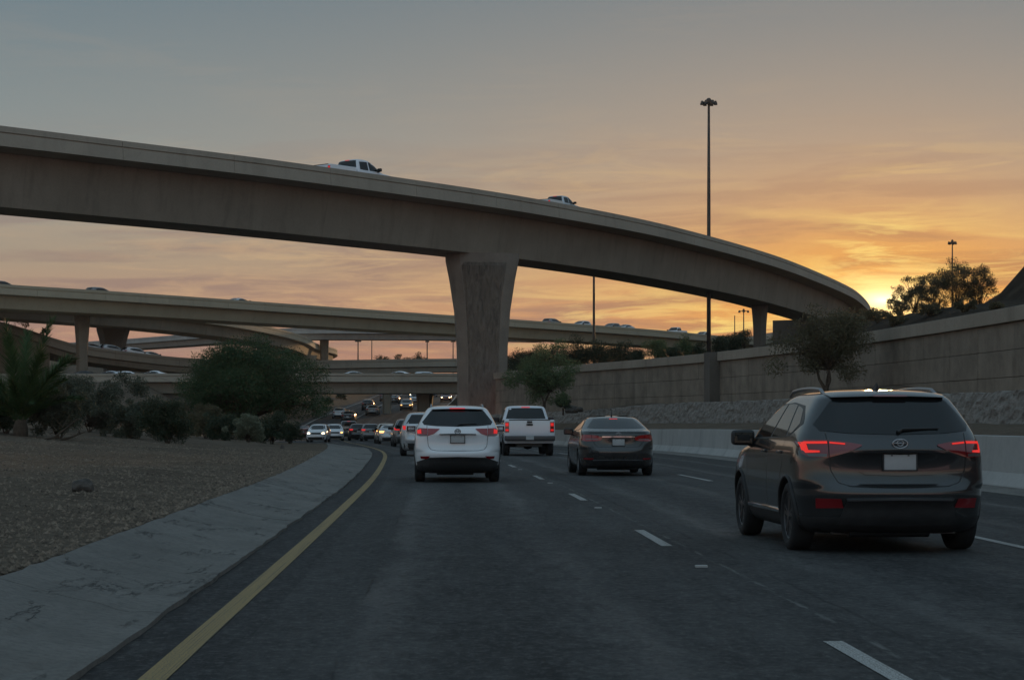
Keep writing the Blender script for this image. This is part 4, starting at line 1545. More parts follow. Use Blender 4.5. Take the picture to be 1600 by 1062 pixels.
def cut_arches(V, F, axles, ra, zc, x_in, mats, clad_z, clad_r):
    """subtract wheel wells with the boolean modifier's result baked into a plain mesh"""
    me = mesh('body', V, F, mats[0])
    ob = bpy.data.objects.new('tmp_body', me)
    COL.objects.link(ob)
    cutters = []
    for ya in axles:
        for sg in (-1, 1):
            mb = MB()
            mb.lathe([(sg * x_in, ra), (sg * 1.3, ra)], 'X', 40, c=(0, ya, zc))
            cm = mb.mesh('cut', [mats[0]])
            bmx = bmesh.new()
            bmx.from_mesh(cm)
            bmesh.ops.recalc_face_normals(bmx, faces=bmx.faces)
            bmx.to_mesh(cm)
            bmx.free()
            co = bpy.data.objects.new('tmp_cut', cm)
            COL.objects.link(co)
            cutters.append(co)
            md = ob.modifiers.new('b', 'BOOLEAN')
            md.operation = 'DIFFERENCE'
            md.solver = 'EXACT'
            md.object = co
    dg = bpy.context.evaluated_depsgraph_get()
    res = bpy.data.meshes.new_from_object(ob.evaluated_get(dg))
    for c in cutters + [ob]:
        bpy.data.objects.remove(c)
    res.materials.clear()
    for m in mats:
        res.materials.append(m)
    for p in res.polygons:
        c = p.center
        mi = 0
        dd = min(math.hypot(c.y - ya, c.z - zc) for ya in axles)
        if dd < ra + 0.006 and abs(c.x) > x_in - 0.01 and abs(c.x) < 1.2 and (abs(p.normal.x) < 0.9 or abs(c.x) < x_in + 0.03):
            mi = 1
        elif c.z < clad_z or (clad_r and dd < clad_r and abs(c.x) > 0.7):
            mi = 1
        p.material_index = mi
    res.polygons.foreach_set('use_smooth', [True] * len(res.polygons))
    try:
        res.set_sharp_from_angle(angle=rad(32))
    except Exception:
        pass
    return res


def lerp_poly(P, t):
    f = t * (len(P) - 1)
    i = min(len(P) - 2, int(f))
    s = f - i
    return (P[i][0] + (P[i + 1][0] - P[i][0]) * s, P[i][1] + (P[i + 1][1] - P[i][1]) * s)


def patch(body, face, top, bot, m, name, parent, d=0.006, thick=0.03, nc=12, nr=5, sg=1, smooth=True):
    """thin shaped sheet lying on the body surface between two outlines"""
    top, bot = list(top), list(bot)
    def pos(a, z, dd):
        if face == 'rear':
            return body.rear(a, z, dd)
        if face == 'front':
            return body.front(a, z, dd)
        return body.side(a, z, sg, dd)
    G = []
    for i in range(nr):
        t = i / (nr - 1)
        for j in range(nc):
            s = j / (nc - 1)
            a, b = lerp_poly(top, s), lerp_poly(bot, s)
            G.append((a[0] + (b[0] - a[0]) * t, a[1] + (b[1] - a[1]) * t))
    V = [pos(a, z, d) for a, z in G]
    F = gridfaces(nr, nc)
    ring = [j for j in range(nc)] + [i * nc + nc - 1 for i in range(1, nr)] + [(nr - 1) * nc + j for j in range(nc - 2, -1, -1)] + [i * nc for i in range(nr - 2, 0, -1)]
    o = len(V)
    V += [pos(*G[i], d) for i in ring] + [pos(*G[i], d - thick) for i in ring]
    n = len(ring)
    for k in range(n):
        F.append((o + k, o + (k + 1) % n, o + n + (k + 1) % n, o + n + k))
    me = mesh(name, V, F, m)
    sm_ = [smooth] * ((nr - 1) * (nc - 1)) + [False] * n
    me.polygons.foreach_set('use_smooth', sm_)
    return obj(name, me, parent)


def seam(body, face, pts, parent, wd=0.008, sg=1, name='seam', m=None, d=0.0025, n=24):
    V = []
    L = []
    for k in range(n + 1):
        L.append(lerp_poly(pts, k / n))
    for k, (a, z) in enumerate(L):
        a0, z0 = L[max(0, k - 1)]
        a1, z1 = L[min(n, k + 1)]
        dx, dz = a1 - a0, z1 - z0
        q = math.hypot(dx, dz) or 1
        nx, nz = -dz / q * wd / 2, dx / q * wd / 2
        for s in (-1, 1):
            if face == 'rear':
                V.append(body.rear(a + s * nx, z + s * nz, d))
            else:
                V.append(body.side(a + s * nx, z + s * nz, sg, d))
    return obj(name, mesh(name, V, gridfaces(n + 1, 2), m or M_GRILLE, False), parent)


WHEEL_CACHE = {}


def wheel(parent, x, y, r, width, rimm, spokes=5, lo=False):
    key = (r, width, rimm.name, lo)
    if key not in WHEEL_CACHE:
        h = width / 2
        rr = r * 0.68
        n = 14 if lo else 40
        t = MB()
        t.lathe([(-h * 0.75, rr), (-h, rr * 1.06), (-h * 1.03, (rr + r) / 2), (-h * 0.86, r * 0.975), (-h * 0.5, r * 0.995), (0, r), (h * 0.5, r * 0.995), (h * 0.86, r * 0.975), (h * 1.03, (rr + r) / 2), (h, rr * 1.06), (h * 0.75, rr)], 'X', n)
        tm = t.mesh('tyre', [M_TYRE], True)
        a = MB()
        a.lathe([(-h * 0.7, rr * 0.98), (h * 0.55, rr * 0.98)], 'X', n)
        bm_ = a.mesh('wheel', [M_GRILLE], False)
        q = MB()
        q.lathe([(h * 0.56, rr * 0.97), (h * 0.80, rr * 1.02), (h * 0.84, rr * 0.97), (h * 0.66, rr * 0.88)], 'X', n)
        q.v, q.f, q.m = q.v, q.f[:-2], q.m[:-2]
        q.lathe([(h * 0.55, rr * 0.24), (h * 0.86, rr * 0.22), (h * 0.9, rr * 0.10)], 'X', 12)
        for k in range(spokes * 2):
            ang_ = 2 * math.pi * (k // 2) / spokes + (0.17 if k % 2 else -0.17)
            R = Matrix.Rotation(ang_, 3, 'X')
            q.box(R @ Vector((h * 0.70, 0, rr * 0.56)), (h * 0.22, rr * 0.13, rr * 0.80), 0, R)
        rm = q.mesh('rim', [rimm], False)
        WHEEL_CACHE[key] = (bm_, tm, rm)
    b, t, r_ = WHEEL_CACHE[key]
    o = obj('wheel', b, parent, (x, y, r))
    if x < 0:
        o.rotation_euler = (0, 0, math.pi)
    obj('tyre', t, o)
    obj('rim', r_, o)
    return o


def rbox(name, c, s, m, parent, bev=0.03, seg=2, rot=None, fn=None):
    bm = bmesh.new()
    bmesh.ops.create_cube(bm, size=1.0)
    for v in bm.verts:
        v.co = Vector((v.co.x * s[0], v.co.y * s[1], v.co.z * s[2]))
    bmesh.ops.bevel(bm, geom=bm.edges[:], offset=bev, segments=seg, affect='EDGES', profile=0.6)
    for v in bm.verts:
        if fn:
            v.co = fn(v.co)
        if rot is not None:
            v.co = rot @ v.co
        v.co += Vector(c)
    me = bpy.data.meshes.new(name)
    bm.to_mesh(me)
    bm.free()
    me.materials.append(m)
    me.polygons.foreach_set('use_smooth', [True] * len(me.polygons))
    try:
        me.set_sharp_from_angle(angle=rad(40))
    except Exception:
        pass
    return obj(name, me, parent)


def mirrors(parent, x, y, z, m, s=1.0):
    for sg in (-1, 1):
        def f(co, sg=sg):
            k = 1 - 0.25 * (co.x * sg / (0.24 * s) + 0.5)
            return Vector((co.x, co.y, co.z * (0.78 + 0.22 * k)))
        h = rbox('mirror', (sg * (x + 0.13 * s), y, z), (0.26 * s, 0.13 * s, 0.185 * s), m, parent, 0.06 * s, 5, None, f)
        g = rbox('mirror_glass', (sg * (x + 0.135 * s), y - 0.062 * s, z), (0.20 * s, 0.006, 0.125 * s), M_GLASS, h, 0.002, 1)
        rbox('mirror_arm', (sg * (x + 0.005), y + 0.02, z - 0.085 * s), (0.13 * s, 0.06 * s, 0.075 * s), M_CLAD, h, 0.02, 2, Matrix.Rotation(-sg * 0.5, 3, 'Y'))


def badge(body, z, parent, rx, rz, m=M_BADGE):
    c = body.rear(0, z, 0.014)
    n = 28
    mb = MB()
    mb.tube([(c.x + rx * math.cos(2 * math.pi * k / n), c.y, c.z + rz * math.sin(2 * math.pi * k / n)) for k in range(n + 1)], 0.010, 6, caps=False)
    mb.tube([(c.x + rx * 0.42 * math.cos(2 * math.pi * k / n), c.y, c.z + rz * 0.15 + rz * 0.65 * math.sin(2 * math.pi * k / n)) for k in range(n + 1)], 0.0085, 6, caps=False)
    mb.tube([(c.x - rx * 0.9, c.y, c.z + rz * 0.1), (c.x + rx * 0.9, c.y, c.z + rz * 0.1)], 0.009, 6)
    return obj('emblem', mb.mesh('emblem', [m], True), parent)


def plate(body, z0, z1, hw, parent):
    p = body.rear(0, (z0 + z1) / 2, 0.012)
    o = rbox('license_plate', (0, p.y, p.z), (hw * 2, 0.012, z1 - z0), M_PLATE, parent, 0.004, 2)
    fr = MB()
    hz = (z1 - z0) / 2
    for (cx, cz, sx, sz) in ((0, hz, hw * 2 + 0.02, 0.014), (0, -hz, hw * 2 + 0.02, 0.014), (-hw, 0, 0.014, hz * 2), (hw, 0, 0.014, hz * 2)):
        fr.box((cx, p.y - 0.004, p.z + cz), (sx, 0.014, sz))
    for sx in (-0.5, 0.5):
        fr.box((sx * hw, p.y - 0.009, p.z + hz - 0.025), (0.018, 0.006, 0.012))
    obj('plate_frame', fr.mesh('plate_frame', [M_CLAD]), o)
    return o


#   z      r     f     w     R    p    Rf
SUV_ST = [
    (0.21, 2.02, 2.05, 0.80, 0.55, 3.0, 0.6),
    (0.27, 2.14, 2.20, 0.88, 0.60, 3.0, 0.7),
    (0.38, 2.215, 2.28, 0.920, 0.66, 2.9, 0.8),
    (0.50, 2.245, 2.31, 0.935, 0.70, 2.8, 0.85),
    (0.575, 2.30, 2.31, 0.942, 0.74, 2.7, 0.85),
    (0.64, 2.305, 2.30, 0.945, 0.76, 2.7, 0.85),
    (0.675, 2.285, 2.29, 0.945, 0.74, 2.8, 0.85),
    (0.72, 2.225, 2.28, 0.945, 0.62, 3.2, 0.85),
    (0.86, 2.205, 2.22, 0.942, 0.60, 3.1, 0.85),
    (0.98, 2.215, 2.05, 0.938, 0.62, 3.0, 0.85),
    (1.035, 2.235, 1.80, 0.932, 0.66, 2.8, 0.8),
    (1.07, 2.240, 1.55, 0.926, 0.68, 2.7, 0.75),
    (1.11, 2.225, 1.28, 0.918, 0.66, 2.7, 0.65),
    (1.17, 2.185, 1.08, 0.900, 0.62, 2.8, 0.55),
    (1.235, 2.120, 0.95, 0.872, 0.55, 2.9, 0.45),
    (1.40, 1.965, 0.62, 0.790, 0.46, 3.0, 0.40),
    (1.54, 1.845, 0.28, 0.712, 0.40, 3.0, 0.38),
    (1.605, 1.790, 0.10, 0.668, 0.40, 3.0, 0.38),
    (1.645, 1.700, -0.05, 0.615, 0.45, 2.8, 0.40),
    (1.672, 1.560, -0.22, 0.530, 0.50, 2.6, 0.42),
    (1.688, 1.350, -0.38, 0.400, 0.50, 2.4, 0.42),
    (1.697, 1.000, -0.55, 0.220, 0.30, 2.2, 0.30)]
SUV_Z = [0.21, 0.24, 0.27, 0.32, 0.38, 0.44, 0.50, 0.54, 0.575, 0.61, 0.64, 0.66, 0.675, 0.695, 0.72, 0.77, 0.82, 0.88, 0.94, 0.99, 1.02, 1.045, 1.07, 1.09, 1.11, 1.14, 1.17, 1.20, 1.235,
         1.29, 1.345, 1.40, 1.47, 1.54, 1.58, 1.605, 1.63, 1.645, 1.66, 1.672, 1.682, 1.688, 1.694, 1.697]


def make_suv(root, paintm, style):
    B = Body(SUV_ST)
    V, F = B.build(SUV_Z)
    AX = (-1.33, 1.37)
    me = cut_arches(V, F, AX, 0.405, 0.36, 0.66, [paintm, M_CLAD], 0.37, 0)
    body = obj('body', me, root)
    hero = style == 'gunmetal'
    # underbody, axle and silencer seen below the bumper
    mb = MB()
    mb.box((0, 0, 0.27), (1.25, 3.9, 0.14))
    mb.tube([(-0.7, -1.33, 0.34), (0.7, -1.33, 0.34)], 0.05, 8)
    mb.tube([(-0.45, -1.95, 0.25), (0.35, -1.95, 0.25)], 0.085, 10)
    obj('underbody', mb.mesh('underbody', [M_GRILLE]), root)
    # glass
    zt = 1.595
    top = [(-0.585, zt - 0.03), (-0.54, zt), (-0.3, zt + 0.012), (0, zt + 0.016), (0.3, zt + 0.012), (0.54, zt), (0.585, zt - 0.03)]
    bot = [(-0.775, 1.325), (-0.735, 1.262), (-0.45, 1.234), (0, 1.222), (0.45, 1.234), (0.735, 1.262), (0.775, 1.325)]
    patch(B, 'rear', top, bot, M_GLASS, 'rear_window', root, 0.006, 0.03, 25, 9)
    top = [(-0.60, 1.652), (0, 1.668), (0.60, 1.652)]
    bot = [(-0.575, 1.607), (0, 1.622), (0.575, 1.607)]
    sp = patch(B, 'rear', top, bot, paintm, 'spoiler', root, 0.075, 0.16, 19, 4)
    patch(B, 'rear', [(-0.17, 1.632), (0.17, 1.632)], [(-0.17, 1.614), (0.17, 1.614)], M_BRAKE if not hero else M_LENSD, 'brake_lamp', sp, 0.079, 0.02, 8, 3)
    c = B.rear(0.05, 1.262, 0.0)
    mb = MB()
    mb.tube([B.rear(0.0, 1.245, 0.02), B.rear(0.05, 1.275, 0.03), B.rear(0.42, 1.285, 0.022)], [0.022, 0.018, 0.008], 6)
    obj('wiper', mb.mesh('wiper', [M_GRILLE]), root)
    for sg in (-1, 1):
        # window surround then the panes
        patch(B, 'side', [(-1.52, 1.40), (-1.22, 1.525), (-0.6, 1.565), (-0.1, 1.55), (0.30, 1.40), (0.84, 1.175)], [(-1.60, 1.335), (-1.20, 1.20), (-0.6, 1.180), (-0.1, 1.168), (0.40, 1.158), (0.86, 1.150)], M_GRILLE, 'window_surround', root, 0.003, 0.02, 36, 7, sg)
        patch(B, 'side', [(0.26, 1.395), (-0.04, 1.530), (-0.30, 1.545)], [(0.78, 1.178), (0.25, 1.182), (-0.24, 1.187)], M_GLASS, 'side_window', root, 0.006, 0.02, 16, 7, sg)
        patch(B, 'side', [(-0.37, 1.547), (-0.62, 1.547), (-0.84, 1.535)], [(-0.32, 1.190), (-0.72, 1.195), (-1.05, 1.205)], M_GLASS, 'side_window', root, 0.006, 0.02, 14, 7, sg)
        patch(B, 'side', [(-0.91, 1.525), (-1.10, 1.508), (-1.26, 1.475)], [(-1.12, 1.213), (-1.28, 1.24), (-1.46, 1.335)], M_GLASS, 'quarter_window', root, 0.006, 0.02, 12, 7, sg)
        # door gaps and handles
        seam(B, 'side', [(0.92, 1.13), (0.93, 0.90), (0.88, 0.62), (0.86, 0.42)], root, 0.008, sg)
        seam(B, 'side', [(-0.28, 1.16), (-0.27, 0.8), (-0.25, 0.42)], root, 0.008, sg)
        seam(B, 'side', [(-1.08, 1.16), (-1.10, 0.95), (-1.00, 0.82), (-0.86, 0.55), (-0.84, 0.42)], root, 0.008, sg)
        for yy in (-0.08, -0.93):
            q = B.side(yy, 1.03, sg, 0.012)
            rbox('door_handle', q, (0.025, 0.19, 0.032), paintm, root, 0.010, 2)
        for ya in AX:                      # black arch mouldings
            mb = MB()
            P = []
            for k in range(25):
                th = rad(-18) + rad(216) * k / 24
                yy, zz = ya + 0.418 * math.cos(th), 0.36 + 0.418 * math.sin(th)
                P.append(B.side(yy, max(0.24, zz), sg, 0.002))
            mb.tube(P, 0.017, 6)
            obj('arch_moulding', mb.mesh('arch_moulding', [M_CLAD], True), root)
        rbox('sill_trim', B.side(0.0, 0.40, sg, -0.005), (0.05, 1.78, 0.05), M_CHROME if hero else M_CLAD, root, 0.015, 2)
        wheel(root, sg * 0.825, AX[0], 0.36, 0.225, M_RIMDARK if hero else M_RIM)
        wheel(root, sg * 0.825, AX[1], 0.36, 0.225, M_RIMDARK if hero else M_RIM)
        # roof rails
        P = []
        for k in range(11):
            t = k / 10
            yy = -1.42 + 1.75 * t
            P.append((sg * (0.575 - 0.015 * t), yy, 1.648 + 0.062 * math.sin(math.pi * min(1, max(0, 0.08 + 0.84 * t))) ** 0.5 - (0.035 if k in (0, 10) else 0)))
        mb = MB()
        mb.tube(P, [0.017] + [0.021] * 9 + [0.017], 8)
        obj('roof_rail', mb.mesh('roof_rail', [M_BADGE if not hero else M_RIM], True), root)
        # tail lamps
        if hero:
            lo_ = patch(B, 'rear', [(sg * 0.915, 1.145), (sg * 0.86, 1.172), (sg * 0.685, 1.168)], [(sg * 0.900, 1.03), (sg * 0.85, 0.992), (sg * 0.685, 0.985)], M_LENSD, 'tail_light', root, 0.014, 0.05, 14, 7)
            patch(B, 'rear', [(sg * 0.675, 1.166), (sg * 0.5, 1.146), (sg * 0.375, 1.122)], [(sg * 0.675, 0.990), (sg * 0.5, 1.045), (sg * 0.375, 1.108)], M_LENSD, 'inner_light', lo_, 0.012, 0.04, 12, 6)
            patch(B, 'rear', [(sg * 0.875, 1.152), (sg * 0.69, 1.155)], [(sg * 0.875, 1.128), (sg * 0.69, 1.131)], M_LED, 'light_strip', lo_, 0.020, 0.01, 10, 3)
            patch(B, 'rear', [(sg * 0.905, 1.140), (sg * 0.862, 1.150)], [(sg * 0.895, 1.06), (sg * 0.850, 1.06)], M_LED, 'light_strip', lo_, 0.021, 0.01, 4, 5)
            patch(B, 'rear', [(sg * 0.888, 1.065), (sg * 0.76, 1.060)], [(sg * 0.872, 1.035), (sg * 0.76, 1.042)], M_LED, 'light_strip', lo_, 0.022, 0.01, 8, 3)
            patch(B, 'rear', [(sg * 0.668, 1.150), (sg * 0.53, 1.136)], [(sg * 0.668, 1.133), (sg * 0.53, 1.121)], M_LED, 'light_strip', lo_, 0.018, 0.01, 8, 3)
            patch(B, 'rear', [(sg * 0.87, 1.028), (sg * 0.70, 1.026)], [(sg * 0.85, 1.000), (sg * 0.70, 0.996)], M_LENSC, 'reverse_lamp', lo_, 0.019, 0.01, 8, 3)
            patch(B, 'rear', [(sg * 0.80, 0.572), (sg * 0.58, 0.570)], [(sg * 0.79, 0.470), (sg * 0.55, 0.478)], M_REFL, 'reflector', root, 0.012, 0.04, 8, 4)
            seam(B, 'rear', [(sg * 0.69, 1.24), (sg * 0.682, 1.0), (sg * 0.665, 0.86), (sg * 0.60, 0.735), (sg * 0.48, 0.698), (0, 0.690)], root, 0.010)
        else:
            lo_ = patch(B, 'rear', [(sg * 0.905, 1.13), (sg * 0.85, 1.195), (sg * 0.66, 1.185)], [(sg * 0.885, 1.035), (sg * 0.83, 1.018), (sg * 0.66, 1.022)], M_LENS, 'tail_light', root, 0.014, 0.05, 14, 7)
            patch(B, 'rear', [(sg * 0.65, 1.184), (sg * 0.52, 1.182), (sg * 0.395, 1.178)], [(sg * 0.65, 1.024), (sg * 0.52, 1.065), (sg * 0.395, 1.166)], M_LENS, 'inner_light', lo_, 0.012, 0.04, 12, 6)
            patch(B, 'rear', [(sg * 0.885, 1.145), (sg * 0.80, 1.172)], [(sg * 0.875, 1.07), (sg * 0.79, 1.07)], M_BRAKE, 'light_strip', lo_, 0.020, 0.01, 6, 4)
            patch(B, 'rear', [(sg * 0.86, 1.055), (sg * 0.67, 1.05)], [(sg * 0.85, 1.03), (sg * 0.67, 1.03)], M_LENSC, 'reverse_lamp', lo_, 0.019, 0.01, 8, 3)
            patch(B, 'rear', [(sg * 0.82, 0.575), (sg * 0.60, 0.578)], [(sg * 0.80, 0.520), (sg * 0.66, 0.510)], M_REFL, 'reflector', root, 0.012, 0.04, 8, 4)
            seam(B, 'rear', [(sg * 0.67, 1.25), (sg * 0.66, 1.0), (sg * 0.64, 0.80), (sg * 0.58, 0.722), (sg * 0.45, 0.700), (0, 0.694)], root, 0.010)
        # head lamps (seen from other viewpoints)
        patch(B, 'front', [(sg * 0.85, 0.93), (sg * 0.5, 0.90)], [(sg * 0.85, 0.80), (sg * 0.5, 0.78)], M_LENSC, 'headlight', root, 0.01, 0.03, 8, 4)
    # shelf over the plate, recess panel, lower bumper insert
    if hero:
        patch(B, 'rear', [(-0.50, 1.062), (0, 1.070), (0.50, 1.062)], [(-0.44, 1.036), (0, 1.040), (0.44, 1.036)], paintm, 'tailgate_ledge', root, 0.032, 0.06, 17, 3)
        patch(B, 'rear', [(-0.40, 0.850), (0, 0.836), (0.40, 0.850)], [(-0.34, 0.815), (0, 0.805), (0.34, 0.815)], paintm, 'tailgate_lip', root, 0.022, 0.05, 17, 3)
        plate(B, 0.858, 1.035, 0.165, root)
        badge(B, 1.128, root, 0.072, 0.046)
        patch(B, 'rear', [(-0.52, 0.548), (0, 0.556), (0.52, 0.548)], [(-0.60, 0.30), (0, 0.285), (0.60, 0.30)], M_CLAD, 'bumper_insert', root, 0.012, 0.04, 21, 6)
        patch(B, 'rear', [(-0.53, 0.570), (0, 0.580), (0.53, 0.570)], [(-0.52, 0.548), (0, 0.557), (0.52, 0.548)], M_RIM, 'bumper_trim', root, 0.022, 0.04, 21, 3)
    else:
        patch(B, 'rear', [(-0.40, 1.066), (0, 1.074), (0.40, 1.066)], [(-0.40, 1.042), (0, 1.048), (0.40, 1.042)], M_CHROME, 'chrome_bar', root, 0.028, 0.05, 15, 3)
        plate(B, 0.865, 1.030, 0.155, root)
        badge(B, 1.118, root, 0.062, 0.052)
        patch(B, 'rear', [(-0.90, 0.45), (-0.62, 0.545), (0, 0.565), (0.62, 0.545), (0.90, 0.45)], [(-0.86, 0.285), (-0.6, 0.255), (0, 0.24), (0.6, 0.255), (0.86, 0.285)], M_CLAD, 'bumper_insert', root, 0.010, 0.05, 33, 6)
        patch(B, 'rear', [(-0.52, 0.45), (0, 0.46), (0.52, 0.45)], [(-0.48, 0.31), (0, 0.30), (0.48, 0.31)], M_GRILLE, 'bumper_recess', root, 0.018, 0.03, 15, 4)
    patch(B, 'front', [(-0.45, 0.88), (0, 0.90), (0.45, 0.88)], [(-0.42, 0.5), (0, 0.48), (0.42, 0.5)], M_GRILLE, 'grille', root, 0.01, 0.03, 13, 4)
    patch(B, 'front', [(-0.60, 1.585), (0, 1.595), (0.60, 1.585)], [(-0.76, 1.20), (0, 1.185), (0.76, 1.20)], M_GLASS, 'windscreen', root, 0.006, 0.02, 19, 7)
    mb = MB()
    mb.add([(-0.018, -1.30, 1.69), (0.018, -1.30, 1.69), (0.018, -1.12, 1.69), (-0.018, -1.12, 1.69), (0, -1.30, 1.765), (0, -1.27, 1.77)],
           [(0, 1, 4), (1, 2, 5, 4), (2, 3, 5), (3, 0, 4, 5)])
    obj('antenna', mb.mesh('antenna', [M_CLAD]), root)
    mirrors(root, 0.90, 0.70, 1.17, M_CLAD if hero else paintm)
    return B


SED_ST = [
    (0.18, 2.10, 2.10, 0.78, 0.60, 3.0, 0.6),
    (0.25, 2.26, 2.28, 0.87, 0.70, 2.8, 0.7),
    (0.36, 2.34, 2.37, 0.905, 0.78, 2.7, 0.85),
    (0.50, 2.385, 2.40, 0.918, 0.80, 2.6, 0.9),
    (0.60, 2.395, 2.40, 0.922, 0.82, 2.6, 0.9),
    (0.66, 2.375, 2.39, 0.923, 0.80, 2.7, 0.9),
    (0.72, 2.340, 2.36, 0.922, 0.72, 2.9, 0.9),
    (0.83, 2.330, 2.25, 0.918, 0.74, 2.8, 0.9),
    (0.92, 2.335, 2.00, 0.910, 0.78, 2.6, 0.9),
    (0.98, 2.335, 1.60, 0.900, 0.80, 2.6, 0.8),
    (1.04, 2.325, 1.20, 0.885, 0.80, 2.6, 0.65),
    (1.085, 2.310, 1.02, 0.868, 0.80, 2.6, 0.55),
    (1.105, 2.240, 0.96, 0.855, 0.75, 2.7, 0.5),
    (1.118, 2.060, 0.92, 0.845, 0.62, 2.8, 0.5),
    (1.135, 1.900, 0.88, 0.832, 0.52, 2.9, 0.5),
    (1.20, 1.700, 0.72, 0.785, 0.50, 2.8, 0.45),
    (1.31, 1.380, 0.40, 0.705, 0.48, 2.7, 0.42),
    (1.395, 1.120, 0.10, 0.640, 0.46, 2.7, 0.42),
    (1.435, 0.960, -0.08, 0.575, 0.45, 2.6, 0.42),
    (1.462, 0.760, -0.25, 0.470, 0.42, 2.5, 0.42),
    (1.478, 0.560, -0.33, 0.320, 0.35, 2.4, 0.35),
    (1.484, 0.420, -0.40, 0.160, 0.25, 2.2, 0.25)]
SED_Z = [0.18, 0.21, 0.25, 0.30, 0.36, 0.42, 0.50, 0.56, 0.60, 0.64, 0.66, 0.69, 0.72, 0.77, 0.83, 0.88, 0.92, 0.95, 0.98, 1.01, 1.04, 1.065, 1.085, 1.095, 1.105, 1.112, 1.118, 1.126, 1.135, 1.165, 1.20,
         1.255, 1.31, 1.355, 1.395, 1.418, 1.435, 1.45, 1.462, 1.471, 1.478, 1.482, 1.484]


def make_sedan(root, paintm):
    B = Body(SED_ST)
    V, F = B.build(SED_Z)
    AX = (-1.42, 1.40)
    me = cut_arches(V, F, AX, 0.36, 0.33, 0.64, [paintm, M_CLAD], 0.24, 0)
    obj('body', me, root)
    mb = MB()
    mb.box((0, 0, 0.24), (1.2, 4.0, 0.12))
    mb.tube([(-0.5, -2.05, 0.22), (0.5, -2.05, 0.22)], 0.075, 10)
    obj('underbody', mb.mesh('underbody', [M_GRILLE]), root)
    top = [(-0.50, 1.405), (0, 1.422), (0.50, 1.405)]
    bot = [(-0.70, 1.185), (-0.5, 1.150), (0, 1.143), (0.5, 1.150), (0.70, 1.185)]
    top = [(-0.50, 1.405), (-0.3, 1.415), (0, 1.422), (0.3, 1.415), (0.50, 1.405)]
    patch(B, 'rear', top, bot, M_GLASS, 'rear_window', root, 0.006, 0.03, 21, 8)
    patch(B, 'rear', [(-0.10, 1.410), (0.10, 1.410)], [(-0.10, 1.395), (0.10, 1.395)], M_BRAKE, 'brake_lamp', root, 0.012, 0.01, 5, 3)
    patch(B, 'front', [(-0.56, 1.41), (0, 1.42), (0.56, 1.41)], [(-0.75, 1.13), (0, 1.11), (0.75, 1.13)], M_GLASS, 'windscreen', root, 0.006, 0.02, 17, 6)
    # trunk lid lip
    patch(B, 'rear', [(-0.66, 1.098), (0, 1.112), (0.66, 1.098)], [(-0.70, 1.060), (0, 1.072), (0.70, 1.060)], paintm, 'trunk_lip', root, 0.022, 0.05, 21, 4)
    for sg in (-1, 1):
        patch(B, 'side', [(-1.15, 1.225), (-0.85, 1.335), (-0.4, 1.385), (0.0, 1.375), (0.35, 1.27), (0.80, 1.085)], [(-1.25, 1.165), (-0.85, 1.118), (-0.4, 1.108), (0.0, 1.100), (0.40, 1.09), (0.82, 1.07)], M_GRILLE, 'window_surround', root, 0.003, 0.02, 32, 6, sg)
        patch(B, 'side', [(0.30, 1.275), (0.02, 1.362), (-0.20, 1.370)], [(0.74, 1.095), (0.25, 1.108), (-0.15, 1.115)], M_GLASS, 'side_window', root, 0.006, 0.02, 14, 6, sg)
        patch(B, 'side', [(-0.27, 1.370), (-0.52, 1.362), (-0.85, 1.310)], [(-0.22, 1.118), (-0.62, 1.124), (-1.08, 1.170)], M_GLASS, 'side_window', root, 0.006, 0.02, 14, 6, sg)
        seam(B, 'side', [(0.90, 1.04), (0.90, 0.7), (0.84, 0.34)], root, 0.008, sg)
        seam(B, 'side', [(-0.18, 1.09), (-0.18, 0.7), (-0.17, 0.34)], root, 0.008, sg)
        seam(B, 'side', [(-1.12, 1.10), (-1.14, 0.9), (-1.0, 0.7), (-0.92, 0.34)], root, 0.008, sg)
        for yy in (-0.02, -0.98):
            rbox('door_handle', B.side(yy, 0.95, sg, 0.012), (0.022, 0.19, 0.028), paintm, root, 0.009, 2)
        wheel(root, sg * 0.81, AX[0], 0.325, 0.215, M_RIM)
        wheel(root, sg * 0.81, AX[1], 0.325, 0.215, M_RIM)
        lo_ = patch(B, 'rear', [(sg * 0.885, 0.99), (sg * 0.82, 1.015), (sg * 0.655, 1.010)], [(sg * 0.875, 0.88), (sg * 0.80, 0.855), (sg * 0.64, 0.855)], M_LENS, 'tail_light', root, 0.014, 0.05, 14, 6)
        patch(B, 'rear', [(sg * 0.645, 1.008), (sg * 0.52, 0.995), (sg * 0.395, 0.945)], [(sg * 0.63, 0.857), (sg * 0.52, 0.860), (sg * 0.42, 0.880)], M_LENS, 'inner_light', lo_, 0.012, 0.04, 12, 5)
        patch(B, 'rear', [(sg * 0.78, 0.918), (sg * 0.50, 0.915)], [(sg * 0.78, 0.898), (sg * 0.50, 0.896)], M_LENSC, 'reverse_lamp', lo_, 0.018, 0.01, 10, 3)
        patch(B, 'rear', [(sg * 0.84, 0.445), (sg * 0.60, 0.440)], [(sg * 0.82, 0.405), (sg * 0.62, 0.400)], M_REFL, 'reflector', root, 0.012, 0.04, 8, 3)
        seam(B, 'rear', [(sg * 0.70, 1.05), (sg * 0.60, 0.82), (sg * 0.52, 0.72), (0, 0.705)], root, 0.010)
        patch(B, 'front', [(sg * 0.85, 0.80), (sg * 0.5, 0.78)], [(sg * 0.85, 0.68), (sg * 0.5, 0.66)], M_LENSC, 'headlight', root, 0.01, 0.03, 8, 4)
    patch(B, 'rear', [(-0.40, 0.975), (0, 0.978), (0.40, 0.975)], [(-0.40, 0.948), (0, 0.950), (0.40, 0.948)], M_CHROME, 'chrome_bar', root, 0.020, 0.03, 15, 3)
    plate(B, 0.745, 0.915, 0.155, root)
    badge(B, 1.015, root, 0.062, 0.048)
